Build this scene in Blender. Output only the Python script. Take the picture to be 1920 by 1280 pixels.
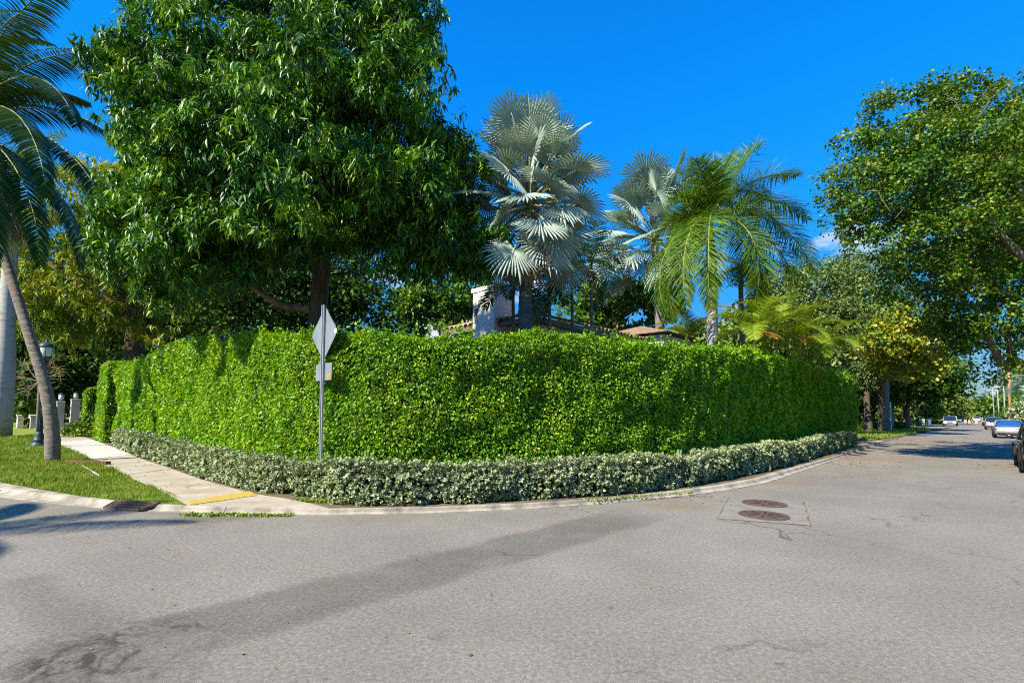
import bpy, math, random
import numpy as np
from mathutils import Vector, Matrix

for _o in list(bpy.data.objects):
    bpy.data.objects.remove(_o, do_unlink=True)
SC = bpy.context.scene
COL = SC.collection
R = math.radians

# ------------------------------------------------------------------ camera
F, CX, CY = 915.0, 960.0, 708.0          # focal length and principal point in 1920x1280 units
PITCH, ROLL, EYE = R(4.0), R(0.6), 1.65
_r0 = Vector((1, 0, 0)); _u0 = Vector((0, -math.sin(PITCH), math.cos(PITCH)))
_f = Vector((0, math.cos(PITCH), math.sin(PITCH)))
_r = _r0 * math.cos(ROLL) + _u0 * math.sin(ROLL)
_u = _u0 * math.cos(ROLL) - _r0 * math.sin(ROLL)
cd = bpy.data.cameras.new('camera')
cd.sensor_width = 36.0; cd.lens = F / 1920 * 36.0
cd.shift_y = (CY - 640) / 1920
cd.clip_start = 0.05; cd.clip_end = 5000
cam = bpy.data.objects.new('camera', cd); COL.objects.link(cam)
cam.matrix_world = Matrix(((_r.x, _u.x, -_f.x, 0), (_r.y, _u.y, -_f.y, 0), (_r.z, _u.z, -_f.z, EYE), (0, 0, 0, 1)))
SC.camera = cam

# ------------------------------------------------------------------ sky, sun, exposure
SUN_EL = R(42)
_sh = Vector((-0.735, -0.68)).normalized()          # horizontal direction towards the sun
TO_SUN = Vector((_sh.x * math.cos(SUN_EL), _sh.y * math.cos(SUN_EL), math.sin(SUN_EL)))
W = bpy.data.worlds.new('World'); SC.world = W; W.use_nodes = True
nt = W.node_tree; nt.nodes.clear()
def wn(t, **k):
    n = nt.nodes.new(t)
    for a, b in k.items(): setattr(n, a, b)
    return n
sky = wn('ShaderNodeTexSky', sky_type='NISHITA', sun_disc=False, sun_elevation=SUN_EL,
         sun_rotation=math.atan2(TO_SUN.x, TO_SUN.y), air_density=1.0, dust_density=0.25, ozone_density=3.0, altitude=0)
hs = wn('ShaderNodeHueSaturation'); hs.inputs['Saturation'].default_value = 1.3; hs.inputs['Value'].default_value = 1.0
nt.links.new(sky.outputs[0], hs.inputs['Color'])
tint = wn('ShaderNodeMix', data_type='RGBA', blend_type='MULTIPLY'); tint.inputs[0].default_value = 1.0
tint.inputs[7].default_value = (0.13, 1.10, 1.42, 1)
nt.links.new(hs.outputs[0], tint.inputs[6])
tmx = wn('ShaderNodeMix', data_type='RGBA'); tmx.inputs[6].default_value = (0.20, 0.21, 0.27, 1); tmx.inputs[7].default_value = (0.05, 1.0, 1.38, 1)
tel = wn('ShaderNodeMapRange', interpolation_type='SMOOTHSTEP'); tel.inputs[1].default_value = -0.05; tel.inputs[2].default_value = 0.62
nt.links.new(tel.outputs[0], tmx.inputs[0]); nt.links.new(tmx.outputs[2], tint.inputs[7])
tc = wn('ShaderNodeTexCoord'); mp = wn('ShaderNodeMapping'); mp.inputs['Scale'].default_value = (1, 1, 2.6); mp.inputs['Location'].default_value = (76.72, 39.76, 16.70)
nt.links.new(tc.outputs['Generated'], mp.inputs[0])
nz = wn('ShaderNodeTexNoise'); nz.inputs['Scale'].default_value = 5.0; nz.inputs['Detail'].default_value = 8; nz.inputs['Roughness'].default_value = 0.55
nt.links.new(mp.outputs[0], nz.inputs['Vector'])
sx = wn('ShaderNodeSeparateXYZ'); nt.links.new(tc.outputs['Generated'], sx.inputs[0])
low = wn('ShaderNodeMapRange'); low.inputs[1].default_value = 0.37; low.inputs[2].default_value = 0.30; low.inputs[3].default_value = -0.35; low.inputs[4].default_value = 0.0
nt.links.new(sx.outputs[2], low.inputs[0]); nt.links.new(sx.outputs[2], tel.inputs[0])
ad = wn('ShaderNodeMath', operation='ADD'); nt.links.new(nz.outputs[0], ad.inputs[0]); nt.links.new(low.outputs[0], ad.inputs[1])
cr = wn('ShaderNodeMapRange'); cr.inputs[1].default_value = 0.55; cr.inputs[2].default_value = 0.66; cr.inputs[3].default_value = 0.0; cr.inputs[4].default_value = 0.9
nt.links.new(ad.outputs[0], cr.inputs[0])
mx = wn('ShaderNodeMix', data_type='RGBA'); nt.links.new(cr.outputs[0], mx.inputs[0]); nt.links.new(tint.outputs[2], mx.inputs[6])
mx.inputs[7].default_value = (3.3, 3.7, 4.1, 1)
bg = wn('ShaderNodeBackground'); bg.inputs['Strength'].default_value = 0.115
wo = wn('ShaderNodeOutputWorld')
nt.links.new(mx.outputs[2], bg.inputs['Color']); nt.links.new(bg.outputs[0], wo.inputs['Surface'])

sl = bpy.data.lights.new('sun', 'SUN'); sl.energy = 5.0; sl.angle = R(0.53); sl.color = (1.0, 0.89, 0.70)
sun = bpy.data.objects.new('sun', sl); COL.objects.link(sun)
sun.rotation_euler = (-TO_SUN).to_track_quat('-Z', 'Y').to_euler(); sun.location = (0, 0, 40)
SC.view_settings.view_transform = 'Standard'; SC.view_settings.look = 'None'
SC.view_settings.exposure = 1.15; SC.view_settings.gamma = 1.0; SC.view_settings.use_curve_mapping = False
SC.cycles.max_bounces = 4; SC.cycles.diffuse_bounces = 2; SC.cycles.glossy_bounces = 1; SC.cycles.adaptive_threshold = 0.01; SC.cycles.use_denoising = False; SC.cycles.filter_width = 1.1; SC.cycles.sample_clamp_indirect = 4.0
SC.cycles.transmission_bounces = 3; SC.cycles.transparent_max_bounces = 4; SC.cycles.caustics_reflective = False; SC.cycles.caustics_refractive = False

# ------------------------------------------------------------------ surveying: photograph -> place
def ray(px, py):
    return (_f + _r * ((px - CX) / F) - _u * ((py - CY) / F))
def G(px, py, z=0.0):                     # point of the ground at height z seen there
    d = ray(px, py); t = (z - EYE) / d.z
    return (d.x * t, d.y * t)
def at(px, py, Y):                        # point at depth Y
    d = ray(px, py); t = Y / d.y
    return Vector((d.x * t, Y, EYE + d.z * t))
UR = Vector((0.690, 0.724)); UL = Vector((-0.724, 0.690))     # directions of the two streets
NR = Vector((0.724, -0.690)); NL = Vector((-0.690, -0.724))   # outward normals of the property
rng = np.random.default_rng(7); random.seed(7)

# ------------------------------------------------------------------ materials
def new_mat(name):
    m = bpy.data.materials.new(name); m.use_nodes = True
    t = m.node_tree; t.nodes.clear()
    o = t.nodes.new('ShaderNodeOutputMaterial'); p = t.nodes.new('ShaderNodeBsdfPrincipled')
    t.links.new(p.outputs[0], o.inputs[0])
    return m, t, p, o
def ramp(t, stops):
    r = t.nodes.new('ShaderNodeValToRGB'); e = r.color_ramp.elements
    while len(e) < len(stops): e.new(0.5)
    for i, (a, c) in enumerate(stops):
        e[i].position = a; e[i].color = (*c, 1)
    return r
def surf(name, c1, c2, scale=4.0, rough=0.8, bump=0.0, bscale=None, metal=0.0, c3=None, stretch=(1, 1, 1), detail=6, lo=0.3, hi=0.7, spec=0.3, coords='Object'):
    m, t, p, o = new_mat(name)
    c = t.nodes.new('ShaderNodeTexCoord'); mp = t.nodes.new('ShaderNodeMapping'); mp.inputs['Scale'].default_value = stretch
    t.links.new(c.outputs[coords], mp.inputs[0])
    n = t.nodes.new('ShaderNodeTexNoise'); n.inputs['Scale'].default_value = scale; n.inputs['Detail'].default_value = detail; n.inputs['Roughness'].default_value = 0.6
    t.links.new(mp.outputs[0], n.inputs['Vector'])
    st = [(lo, c1), (hi, c2)] if c3 is None else [(lo, c1), ((lo + hi) / 2, c2), (hi, c3)]
    r = ramp(t, st); t.links.new(n.outputs[0], r.inputs[0]); t.links.new(r.outputs[0], p.inputs['Base Color'])
    p.inputs['Roughness'].default_value = rough; p.inputs['Metallic'].default_value = metal; p.inputs['Specular IOR Level'].default_value = spec
    if bump:
        b = t.nodes.new('ShaderNodeTexNoise'); b.inputs['Scale'].default_value = bscale or scale * 5; b.inputs['Detail'].default_value = 5
        t.links.new(mp.outputs[0], b.inputs['Vector'])
        bb = t.nodes.new('ShaderNodeBump'); bb.inputs['Strength'].default_value = bump; bb.inputs['Distance'].default_value = 0.02
        t.links.new(b.outputs[0], bb.inputs['Height']); t.links.new(bb.outputs[0], p.inputs['Normal'])
    return m
def leaf(name, stops, rough=0.42, trans=0.3, spec=0.5, clump=1.2, tr_gain=(1.5, 1.35, 0.6), clump_amt=0.5):
    m, t, p, o = new_mat(name)
    g = t.nodes.new('ShaderNodeNewGeometry'); c = t.nodes.new('ShaderNodeTexCoord')
    n = t.nodes.new('ShaderNodeTexNoise'); n.inputs['Scale'].default_value = clump; n.inputs['Detail'].default_value = 3
    t.links.new(c.outputs['Object'], n.inputs['Vector'])
    a = t.nodes.new('ShaderNodeMath'); a.operation = 'SUBTRACT'; a.inputs[1].default_value = 0.5; t.links.new(n.outputs[0], a.inputs[0])
    b = t.nodes.new('ShaderNodeMath'); b.operation = 'MULTIPLY_ADD'; b.inputs[1].default_value = clump_amt * 2.4
    t.links.new(a.outputs[0], b.inputs[0]); t.links.new(g.outputs['Random Per Island'], b.inputs[2])
    r = ramp(t, stops); t.links.new(b.outputs[0], r.inputs[0]); t.links.new(r.outputs[0], p.inputs['Base Color'])
    p.inputs['Roughness'].default_value = rough; p.inputs['Specular IOR Level'].default_value = spec
    tr = t.nodes.new('ShaderNodeBsdfTranslucent')
    mm = t.nodes.new('ShaderNodeMix'); mm.data_type = 'RGBA'; mm.blend_type = 'MULTIPLY'; mm.inputs[0].default_value = 1
    mm.inputs[7].default_value = (*tr_gain, 1); t.links.new(r.outputs[0], mm.inputs[6]); t.links.new(mm.outputs[2], tr.inputs[0])
    ms = t.nodes.new('ShaderNodeMixShader'); ms.inputs[0].default_value = trans
    t.links.new(p.outputs[0], ms.inputs[1]); t.links.new(tr.outputs[0], ms.inputs[2]); t.links.new(ms.outputs[0], o.inputs[0])
    return m
def plain(name, c, rough=0.5, metal=0.0, spec=0.5, coat=0.0):
    m = surf(name, tuple(x * 0.92 for x in c), tuple(min(1, x * 1.06) for x in c), 3.0, rough, metal=metal, spec=spec)
    if coat:
        p = [n for n in m.node_tree.nodes if n.type == 'BSDF_PRINCIPLED'][0]; p.inputs['Coat Weight'].default_value = coat; p.inputs['Coat Roughness'].default_value = 0.05
    return m

M = {}
M['hedge'] = leaf('hedge_leaf', [(0.0, (.052, .165, .003)), (.45, (.125, .305, .004)), (.8, (.22, .40, .006)), (1.0, (.34, .46, .010))], rough=.40, trans=.34, spec=.36, clump=2.0)
M['twig'] = surf('shade_core', (.012, .018, .006), (.03, .035, .012), 6, .95)  # solid hedge core: dark brown-green carries the shade of gaps among twigs
M['silver'] = leaf('silver_leaf', [(0, (.135, .195, .07)), (.5, (.25, .31, .14)), (1, (.44, .47, .29))], rough=.55, trans=.15, spec=.25, tr_gain=(1, 1.05, .6), clump_amt=.35)
M['mango'] = leaf('mango_leaf', [(0, (.010, .054, .003)), (.5, (.031, .125, .005)), (.8, (.10, .25, .009)), (1, (.21, .36, .02))], rough=.42, trans=.18, spec=.35, clump=.9, clump_amt=.75)
M['yellowmango'] = leaf('flush_leaf', [(0, (.06, .13, .006)), (.4, (.13, .23, .008)), (.75, (.29, .34, .015)), (1, (.48, .43, .04))], rough=.48, spec=.3, trans=.3, clump=.35, clump_amt=.9)
M['olive'] = leaf('round_leaf', [(0, (.020, .070, .004)), (.5, (.058, .145, .006)), (.85, (.14, .23, .010)), (1, (.27, .27, .018))], rough=.48, spec=.3, trans=.28, clump=.45, clump_amt=.6)
M['gold'] = leaf('gold_leaf', [(0, (.07, .14, .006)), (.45, (.17, .24, .01)), (.8, (.32, .33, .012)), (1, (.42, .29, .02))], rough=.45, trans=.3, clump=.5, clump_amt=.7)
M['greygreen'] = leaf('oak_leaf', [(0, (.06, .11, .02)), (.5, (.125, .195, .042)), (1, (.22, .29, .08))], rough=.55, trans=.2, clump=.5, spec=.3)
M['bright'] = leaf('bright_leaf', [(0, (.025, .08, .006)), (.5, (.07, .17, .01)), (1, (.15, .27, .02))], rough=.48, trans=.3, clump=.6, spec=.3)
M['dark'] = leaf('dark_leaf', [(0, (.012, .040, .005)), (.5, (.03, .08, .008)), (1, (.08, .15, .012))], rough=.65, trans=.2, clump=.5, spec=.15)
M['limey'] = leaf('lime_leaf', [(0, (.06, .11, .01)), (.5, (.13, .19, .02)), (1, (.22, .27, .04))], rough=.5, trans=.3, clump=.5)
M['coco'] = leaf('coconut_frond', [(0, (.009, .035, .003)), (.5, (.018, .060, .004)), (1, (.055, .10, .010))], rough=.5, trans=.2, spec=.22, clump=.5, clump_amt=.2)
M['royal'] = leaf('royal_frond', [(0, (.032, .095, .006)), (.5, (.068, .16, .008)), (1, (.17, .26, .015))], rough=.5, spec=.25, trans=.3, clump=.5, clump_amt=.3)
M['areca'] = leaf('areca_frond', [(0, (.08, .17, .010)), (.5, (.16, .27, .012)), (1, (.32, .38, .02))], rough=.5, trans=.3, clump=.8, clump_amt=.5, spec=.25)
M['adonidia'] = leaf('slim_palm_frond', [(0, (.015, .05, .010)), (.5, (.03, .085, .012)), (1, (.08, .14, .02))], rough=.4, trans=.25, clump=.6, clump_amt=.3)
M['bismarck'] = leaf('silver_fan', [(0, (.17, .25, .205)), (.5, (.27, .355, .295)), (1, (.41, .475, .40))], rough=.55, trans=.15, spec=.25, clump=.8, tr_gain=(.9, 1.05, .6), clump_amt=.25)
M['deadfan'] = leaf('dead_frond', [(0, (.10, .065, .04)), (.5, (.17, .12, .08)), (1, (.27, .20, .14))], rough=.85, trans=.1, clump=1, spec=.1, tr_gain=(1, .9, .7))
M['orangefrond'] = leaf('orange_frond', [(0, (.30, .13, .02)), (.5, (.42, .20, .03)), (1, (.50, .30, .05))], rough=.7, trans=.2, clump=1, spec=.2, tr_gain=(1, .9, .7))
M['rib'] = surf('midrib', (.13, .17, .03), (.24, .26, .05), 3, .5)
M['ribsilver'] = surf('fan_petiole', (.22, .26, .18), (.34, .37, .28), 3, .6)
M['grass'] = leaf('grass_blade', [(0, (.07, .15, .008)), (.5, (.14, .235, .012)), (.85, (.23, .30, .02)), (1, (.36, .34, .09))], rough=.55, trans=.3, clump=.9, spec=.3, clump_amt=.6)
M['bark'] = surf('bark', (.05, .038, .026), (.12, .095, .07), 3, .95, .8, 12, stretch=(3, 3, .6))
M['barklight'] = surf('light_bark', (.13, .095, .065), (.26, .20, .15), 2.5, .95, .8, 10, stretch=(2, 2, .7))
M['cocobark'] = surf('coconut_bark', (.10, .085, .068), (.27, .235, .195), 4, .95, 1.0, 10, stretch=(1.5, 1.5, 7), detail=8)
M['royalbark'] = surf('smooth_palm_bark', (.20, .20, .18), (.36, .35, .32), 2, .8, .3, 8, stretch=(1, 1, 3), c3=(.27, .28, .26))
M['whitebark'] = surf('white_palm_bark', (.34, .32, .29), (.56, .54, .50), 2.5, .8, .3, 8, stretch=(1, 1, 4))
M['greybark'] = surf('grey_palm_bark', (.10, .09, .08), (.24, .22, .19), 3, .9, .6, 8, stretch=(1, 1, 4))
M['shadebark'] = surf('shaded_palm_bark', (.035, .037, .04), (.10, .10, .10), 3, .9, .6, 8, stretch=(1, 1, 4))  # palm bark with the shade on the trunk put into its colour
M['concrete'] = surf('concrete', (.26, .225, .17), (.40, .36, .285), 1.6, .9, .25, 40, detail=8)
M['newconcrete'] = surf('new_concrete', (.39, .37, .33), (.48, .46, .42), 1.6, .9, .2, 40)
M['kerb'] = surf('kerb_concrete', (.11, .097, .075), (.36, .325, .26), 3.2, .9, .4, 30, detail=10, lo=.25, hi=.6)
M['soil'] = surf('soil', (.05, .04, .025), (.13, .10, .06), 2.5, 1, .8, 30, c3=(.09, .11, .03))
M['turf'] = surf('turf', (.09, .15, .012), (.16, .21, .02), 2.0, 1, .6, 40, c3=(.20, .21, .05))
M['yellow'] = surf('yellow_paint', (.42, .27, .055), (.56, .38, .085), 8, .8)
M['rust'] = surf('rusty_iron', (.07, .048, .036), (.15, .105, .08), 14, .75, .4, 60, metal=.3)
M['iron'] = surf('dark_iron', (.015, .012, .010), (.05, .04, .03), 10, .8, metal=.2)
M['stucco'] = surf('white_stucco', (.74, .70, .65), (.82, .79, .75), 2, .9, .15, 80)
M['fascia'] = surf('grey_fascia', (.13, .12, .10), (.19, .175, .15), 3, .7)
M['tile'] = surf('clay_tile', (.26, .11, .06), (.52, .32, .21), 2.0, .85, .2, 40, c3=(.40, .19, .11), coords='Object')
M['tiledark'] = surf('roof_deck', (.06, .04, .03), (.10, .07, .05), 3, .9)
M['frame'] = surf('window_frame', (.10, .09, .07), (.15, .13, .11), 5, .5)
M['glass'] = plain('dark_glass', (.015, .025, .03), .06, 0, .8)
M['alum'] = surf('galvanised_back', (.165, .20, .225), (.22, .26, .285), 5, .5, metal=.2)
M['post'] = surf('galvanised_post', (.36, .38, .40), (.50, .52, .54), 8, .45, metal=.6)
M['lampblue'] = surf('painted_lamp_metal', (.022, .040, .052), (.040, .062, .075), 5, .45, .1, 40)
M['lampglass'] = plain('frosted_lamp_glass', (.62, .66, .60), .25)
M['pillar'] = surf('pillar_stucco', (.40, .36, .29), (.55, .51, .43), 3, .9, .3, 30)
M['wood'] = surf('raw_plank', (.07, .035, .015), (.20, .095, .04), 5, .8, stretch=(1, 8, 8))
M['whitepipe'] = plain('white_plastic', (.72, .73, .75), .4)
M['pole'] = surf('pole_wood', (.26, .15, .07), (.44, .28, .15), 4, .9, stretch=(4, 4, .4))
M['greypole'] = surf('concrete_pole', (.26, .27, .27), (.36, .37, .36), 2, .8)
M['wire'] = plain('cable', (.03, .03, .03), .6)
M['rubber'] = plain('tyre_rubber', (.02, .02, .02), .85, 0, .2)
M['rim'] = plain('alloy_rim', (.45, .44, .43), .3, .8)
M['redlight'] = plain('red_lens', (.5, .01, .01), .2)
M['orange'] = plain('orange_plastic', (.85, .22, .02), .5)
M['hydrant'] = plain('sunlit_hydrant_paint', (.75, .46, .02), .45)  # yellow brightened in the colour so the tree-shaded hydrant looks sunlit
M['litter'] = leaf('dry_leaf', [(0, (.10, .05, .02)), (.5, (.25, .13, .04)), (1, (.42, .28, .06))], rough=.8, trans=.1, clump=3, spec=.15, tr_gain=(1, .9, .7))

# ------------------------------------------------------------------ mesh helpers
def tag(o, label=None, cat=None, group=None, kind=None):
    if label: o['label'] = label
    if cat: o['category'] = cat
    if group: o['group'] = group
    if kind: o['kind'] = kind
    return o
def root(name, loc, label, cat, group=None, rz=0.0):
    o = bpy.data.objects.new(name, None); COL.objects.link(o)
    o.location = loc; o.rotation_euler = (0, 0, rz); o.empty_display_size = .2
    return tag(o, label, cat, group)
def link(name, me, mat, parent=None, world=True):
    o = bpy.data.objects.new(name, me); COL.objects.link(o)
    if mat is not None and len(me.materials) == 0: me.materials.append(mat)
    if parent is not None:
        o.parent = parent
        if world:
            q = parent
            while q.parent: q = q.parent
            if parent is q: o.matrix_parent_inverse = (Matrix.Translation(q.location) @ Matrix.Rotation(q.rotation_euler[2], 4, 'Z')).inverted()
    return o
def np_mesh(name, V, Fc, smooth=False):
    me = bpy.data.meshes.new(name)
    V = np.asarray(V, dtype=np.float32); Fc = np.asarray(Fc, dtype=np.int32)
    k = Fc.shape[1]
    me.vertices.add(len(V)); me.vertices.foreach_set('co', V.ravel())
    me.loops.add(Fc.size); me.loops.foreach_set('vertex_index', Fc.ravel())
    me.polygons.add(len(Fc)); me.polygons.foreach_set('loop_start', np.arange(0, Fc.size, k, dtype=np.int32))
    me.polygons.foreach_set('loop_total', np.full(len(Fc), k, dtype=np.int32))
    if smooth: me.polygons.foreach_set('use_smooth', np.ones(len(Fc), dtype=bool))
    me.update(calc_edges=True)
    return me
class MB:
    def __init__(s): s.v = []; s.f = []
    def add(s, V, Fs):
        b = len(s.v); s.v += [tuple(x) for x in V]; s.f += [tuple(b + i for i in f) for f in Fs]; return s
    def box(s, c, size, rz=0.0, taper=1.0, ax=None):
        x, y, z = (q / 2 for q in size); ca, sa = math.cos(rz), math.sin(rz); V = []
        for dz in (-1, 1):
            k = taper if dz > 0 else 1
            for dx, dy in ((-1, -1), (1, -1), (1, 1), (-1, 1)):
                a, b = dx * x * k, dy * y * k
                V.append((c[0] + a * ca - b * sa, c[1] + a * sa + b * ca, c[2] + dz * z))
        return s.add(V, [(3, 2, 1, 0), (4, 5, 6, 7), (0, 1, 5, 4), (1, 2, 6, 5), (2, 3, 7, 6), (3, 0, 4, 7)])
    def tube(s, pts, rad, seg=8, cap=True):
        pts = [Vector(p) for p in pts]; n = len(pts)
        if not hasattr(rad, '__len__'): rad = [rad] * n
        V = []; prev = None
        for i, p in enumerate(pts):
            d = (pts[min(i + 1, n - 1)] - pts[max(i - 1, 0)]).normalized()
            a = Vector((1, 0, 0)) if prev is None else prev
            if abs(a.dot(d)) > .95: a = Vector((0, 1, 0))
            a = (a - d * a.dot(d)).normalized(); prev = a; b = d.cross(a)
            for k in range(seg):
                t = 2 * math.pi * k / seg; V.append(p + (a * math.cos(t) + b * math.sin(t)) * rad[i])
        Fs = [(i * seg + k, i * seg + (k + 1) % seg, (i + 1) * seg + (k + 1) % seg, (i + 1) * seg + k) for i in range(n - 1) for k in range(seg)]
        if cap: Fs += [tuple(range(seg - 1, -1, -1)), tuple((n - 1) * seg + k for k in range(seg))]
        return s.add(V, Fs)
    def lathe(s, prof, c, seg=20):
        V = [(c[0] + r * math.cos(2 * math.pi * k / seg), c[1] + r * math.sin(2 * math.pi * k / seg), c[2] + z) for r, z in prof for k in range(seg)]
        n = len(prof)
        Fs = [(i * seg + k, i * seg + (k + 1) % seg, (i + 1) * seg + (k + 1) % seg, (i + 1) * seg + k) for i in range(n - 1) for k in range(seg)]
        Fs += [tuple(range(seg - 1, -1, -1)), tuple((n - 1) * seg + k for k in range(seg))]
        return s.add(V, Fs)
    def poly(s, pts, z0, z1):          # prism from a simple polygon
        n = len(pts); V = [(p[0], p[1], z0) for p in pts] + [(p[0], p[1], z1) for p in pts]
        return s.add(V, [tuple(range(n - 1, -1, -1)), tuple(range(n, 2 * n))] + [(i, (i + 1) % n, n + (i + 1) % n, n + i) for i in range(n)])
    def build(s, name, mat, parent=None, smooth=False, world=True, bevel=0.0):
        me = bpy.data.meshes.new(name); me.from_pydata(s.v, [], s.f); me.update()
        if smooth: me.shade_smooth()
        o = link(name, me, mat, parent, world)
        if bevel:
            b = o.modifiers.new('bevel', 'BEVEL'); b.width = bevel; b.segments = 2; b.limit_method = 'ANGLE'
        return o
def sheet(name, pts, z, mat, kind='structure', parent=None):
    import bmesh
    bm = bmesh.new(); vs = [bm.verts.new((p[0], p[1], z)) for p in pts]
    fc = bm.faces.new(vs); bmesh.ops.triangulate(bm, faces=[fc])
    bmesh.ops.recalc_face_normals(bm, faces=bm.faces)
    if bm.faces and sum(f.normal.z for f in bm.faces) < 0:
        bmesh.ops.reverse_faces(bm, faces=bm.faces)
    me = bpy.data.meshes.new(name); bm.to_mesh(me); bm.free()
    o = link(name, me, mat, parent); o['kind'] = kind
    return o
def spline(P, n):                        # Catmull-Rom through P resampled to n even steps
    P = np.asarray(P, float); out = []
    Q = np.vstack([2 * P[0] - P[1], P, 2 * P[-1] - P[-2]])
    for i in range(1, len(Q) - 2):
        for t in np.linspace(0, 1, 24, endpoint=False):
            a, b, c, d = Q[i - 1], Q[i], Q[i + 1], Q[i + 2]
            out.append(.5 * (2 * b + (c - a) * t + (2 * a - 5 * b + 4 * c - d) * t * t + (3 * b - a - 3 * c + d) * t ** 3))
    out.append(P[-1]); out = np.array(out)
    L = np.concatenate([[0], np.cumsum(np.linalg.norm(np.diff(out[:, :2], axis=0), axis=1))])
    s = np.linspace(0, L[-1], n)
    return np.stack([np.interp(s, L, out[:, k]) for k in range(out.shape[1])], 1), L[-1]
_tab = rng.random((64, 64, 64))
def vnoise(P, scale):
    Q = np.asarray(P) * scale; i = np.floor(Q).astype(int); f = Q - i; f = f * f * (3 - 2 * f); o = 0
    for dx in (0, 1):
        for dy in (0, 1):
            for dz in (0, 1):
                w = (f[:, 0] if dx else 1 - f[:, 0]) * (f[:, 1] if dy else 1 - f[:, 1]) * (f[:, 2] if dz else 1 - f[:, 2])
                o = o + w * _tab[(i[:, 0] + dx) % 64, (i[:, 1] + dy) % 64, (i[:, 2] + dz) % 64]
    return o
def unit(A): return A / np.maximum(np.linalg.norm(A, axis=1, keepdims=True), 1e-9)
def rdir(n): return unit(rng.normal(size=(n, 3)))
T_OVATE = (np.array([(0, 0, 0), (0, .5, -.06), (0, 1, -.22), (-.33, .42, .07), (.33, .42, .07)]), np.array([(0, 1, 3), (1, 2, 3), (0, 4, 1), (1, 4, 2)]))
T_ROUND = (np.array([(0, 0, 0), (0, .55, -.05), (0, 1, -.1), (-.42, .6, .06), (.42, .6, .06)]), np.array([(0, 1, 3), (1, 2, 3), (0, 4, 1), (1, 4, 2)]))
T_LANCE = (np.array([(0, 0, 0), (-.11, .3, .02), (.11, .3, .02), (0, .33, -.03), (-.10, .65, -.12), (.10, .65, -.12), (0, .66, -.16), (0, 1, -.38)]),
           np.array([(0, 3, 1), (0, 2, 3), (1, 3, 6), (1, 6, 4), (3, 2, 5), (3, 5, 6), (4, 6, 7), (6, 5, 7)]))
T_SLIM = (np.array([(0, 0, 0), (-.125, .45, -.05), (.125, .45, -.05), (0, .47, -.12), (0, 1, -.40)]), np.array([(0, 3, 1), (0, 2, 3), (1, 3, 4), (3, 2, 4)]))
T_FOLD = (np.array([(0, 0, 0), (.34, .44, .09), (0, 1, -.12), (-.34, .44, .09)]), np.array([(0, 1, 2), (0, 2, 3)]))
T_DISC = (np.array([(0, 0, 0), (.42, .58, .07), (0, 1, -.06), (-.42, .58, .07)]), np.array([(0, 1, 2), (0, 2, 3)]))
T_BLADE = (np.array([(-.07, 0, 0), (.07, 0, 0), (0, 1, -.2)]), np.array([(0, 1, 2)]))
T_QUAD = (np.array([(0, 0, 0), (.4, .5, 0.05), (0, 1, -.1), (-.4, .5, 0.05)]), np.array([(0, 1, 2), (0, 2, 3)]))
def scatter(name, tmpl, P, A, N, S, mat, parent=None, kind='stuff'):
    tv, tf = tmpl; A = unit(A); X = unit(np.cross(A, N)); N = np.cross(X, A)
    S = np.asarray(S).reshape(-1, 1, 1)
    V = P[:, None, :] + S * (tv[None, :, 0:1] * X[:, None] + tv[None, :, 1:2] * A[:, None] + tv[None, :, 2:3] * N[:, None])
    n, k = len(P), len(tv)
    Fc = (tf[None] + (np.arange(n) * k)[:, None, None]).reshape(-1, 3)
    me = np_mesh(name, V.reshape(-1, 3), Fc); me.materials.append(mat)
    o = link(name, me, None, parent)
    if kind: o['kind'] = kind
    return o
# ------------------------------------------------------------------ ground, road, kerb, pavement
sheet('ground', [(-2500, -2500), (2500, -2500), (2500, 2500), (-2500, 2500)], -0.05, M['turf'])
def V2(p): return Vector((p[0], p[1]))
k_out_px = [(0, 932), (84, 942), (169, 951), (247, 957), (346, 961), (549, 965.5), (700, 965), (850, 961), (1000, 954), (1130, 945), (1300, 928), (1413, 911), (1470, 895), (1557, 865), (1600, 850), (1651, 832), (1687, 821)]
k_in_px = [(0, 904), (84, 919), (197, 937), (290, 944), (354, 947), (500, 952.5), (620, 953), (700, 952), (850, 948.5), (1000, 942), (1130, 934), (1300, 915), (1400, 899), (1463, 882), (1557, 857), (1600, 844), (1651, 828), (1687, 818.3)]
KZ = 0.09
k_out = [V2(G(*p)) for p in k_out_px]; k_in = [V2(G(*p, KZ)) for p in k_in_px]
def ext(lst, w):
    a = lst[0]; b = a + Vector((-.86, .50)) * 4; c = b + UL * 8
    d = lst[-1]
    return [c + UL * 110, c + UL * 20, c, b] + lst + [d + UR * 30, d + UR * 90, d + UR * 260]
k_out = ext(k_out, 0); k_in = ext(k_in, .8)
KN = 260
KO, KL = spline(k_out, KN); 
def near_on(path, p):
    d = np.linalg.norm(path - np.array(p)[None, :2], axis=1); return int(d.argmin())
KI0, _ = spline(k_in, 1600)
KI = np.array([KI0[near_on(KI0, p)] for p in KO])
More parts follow.
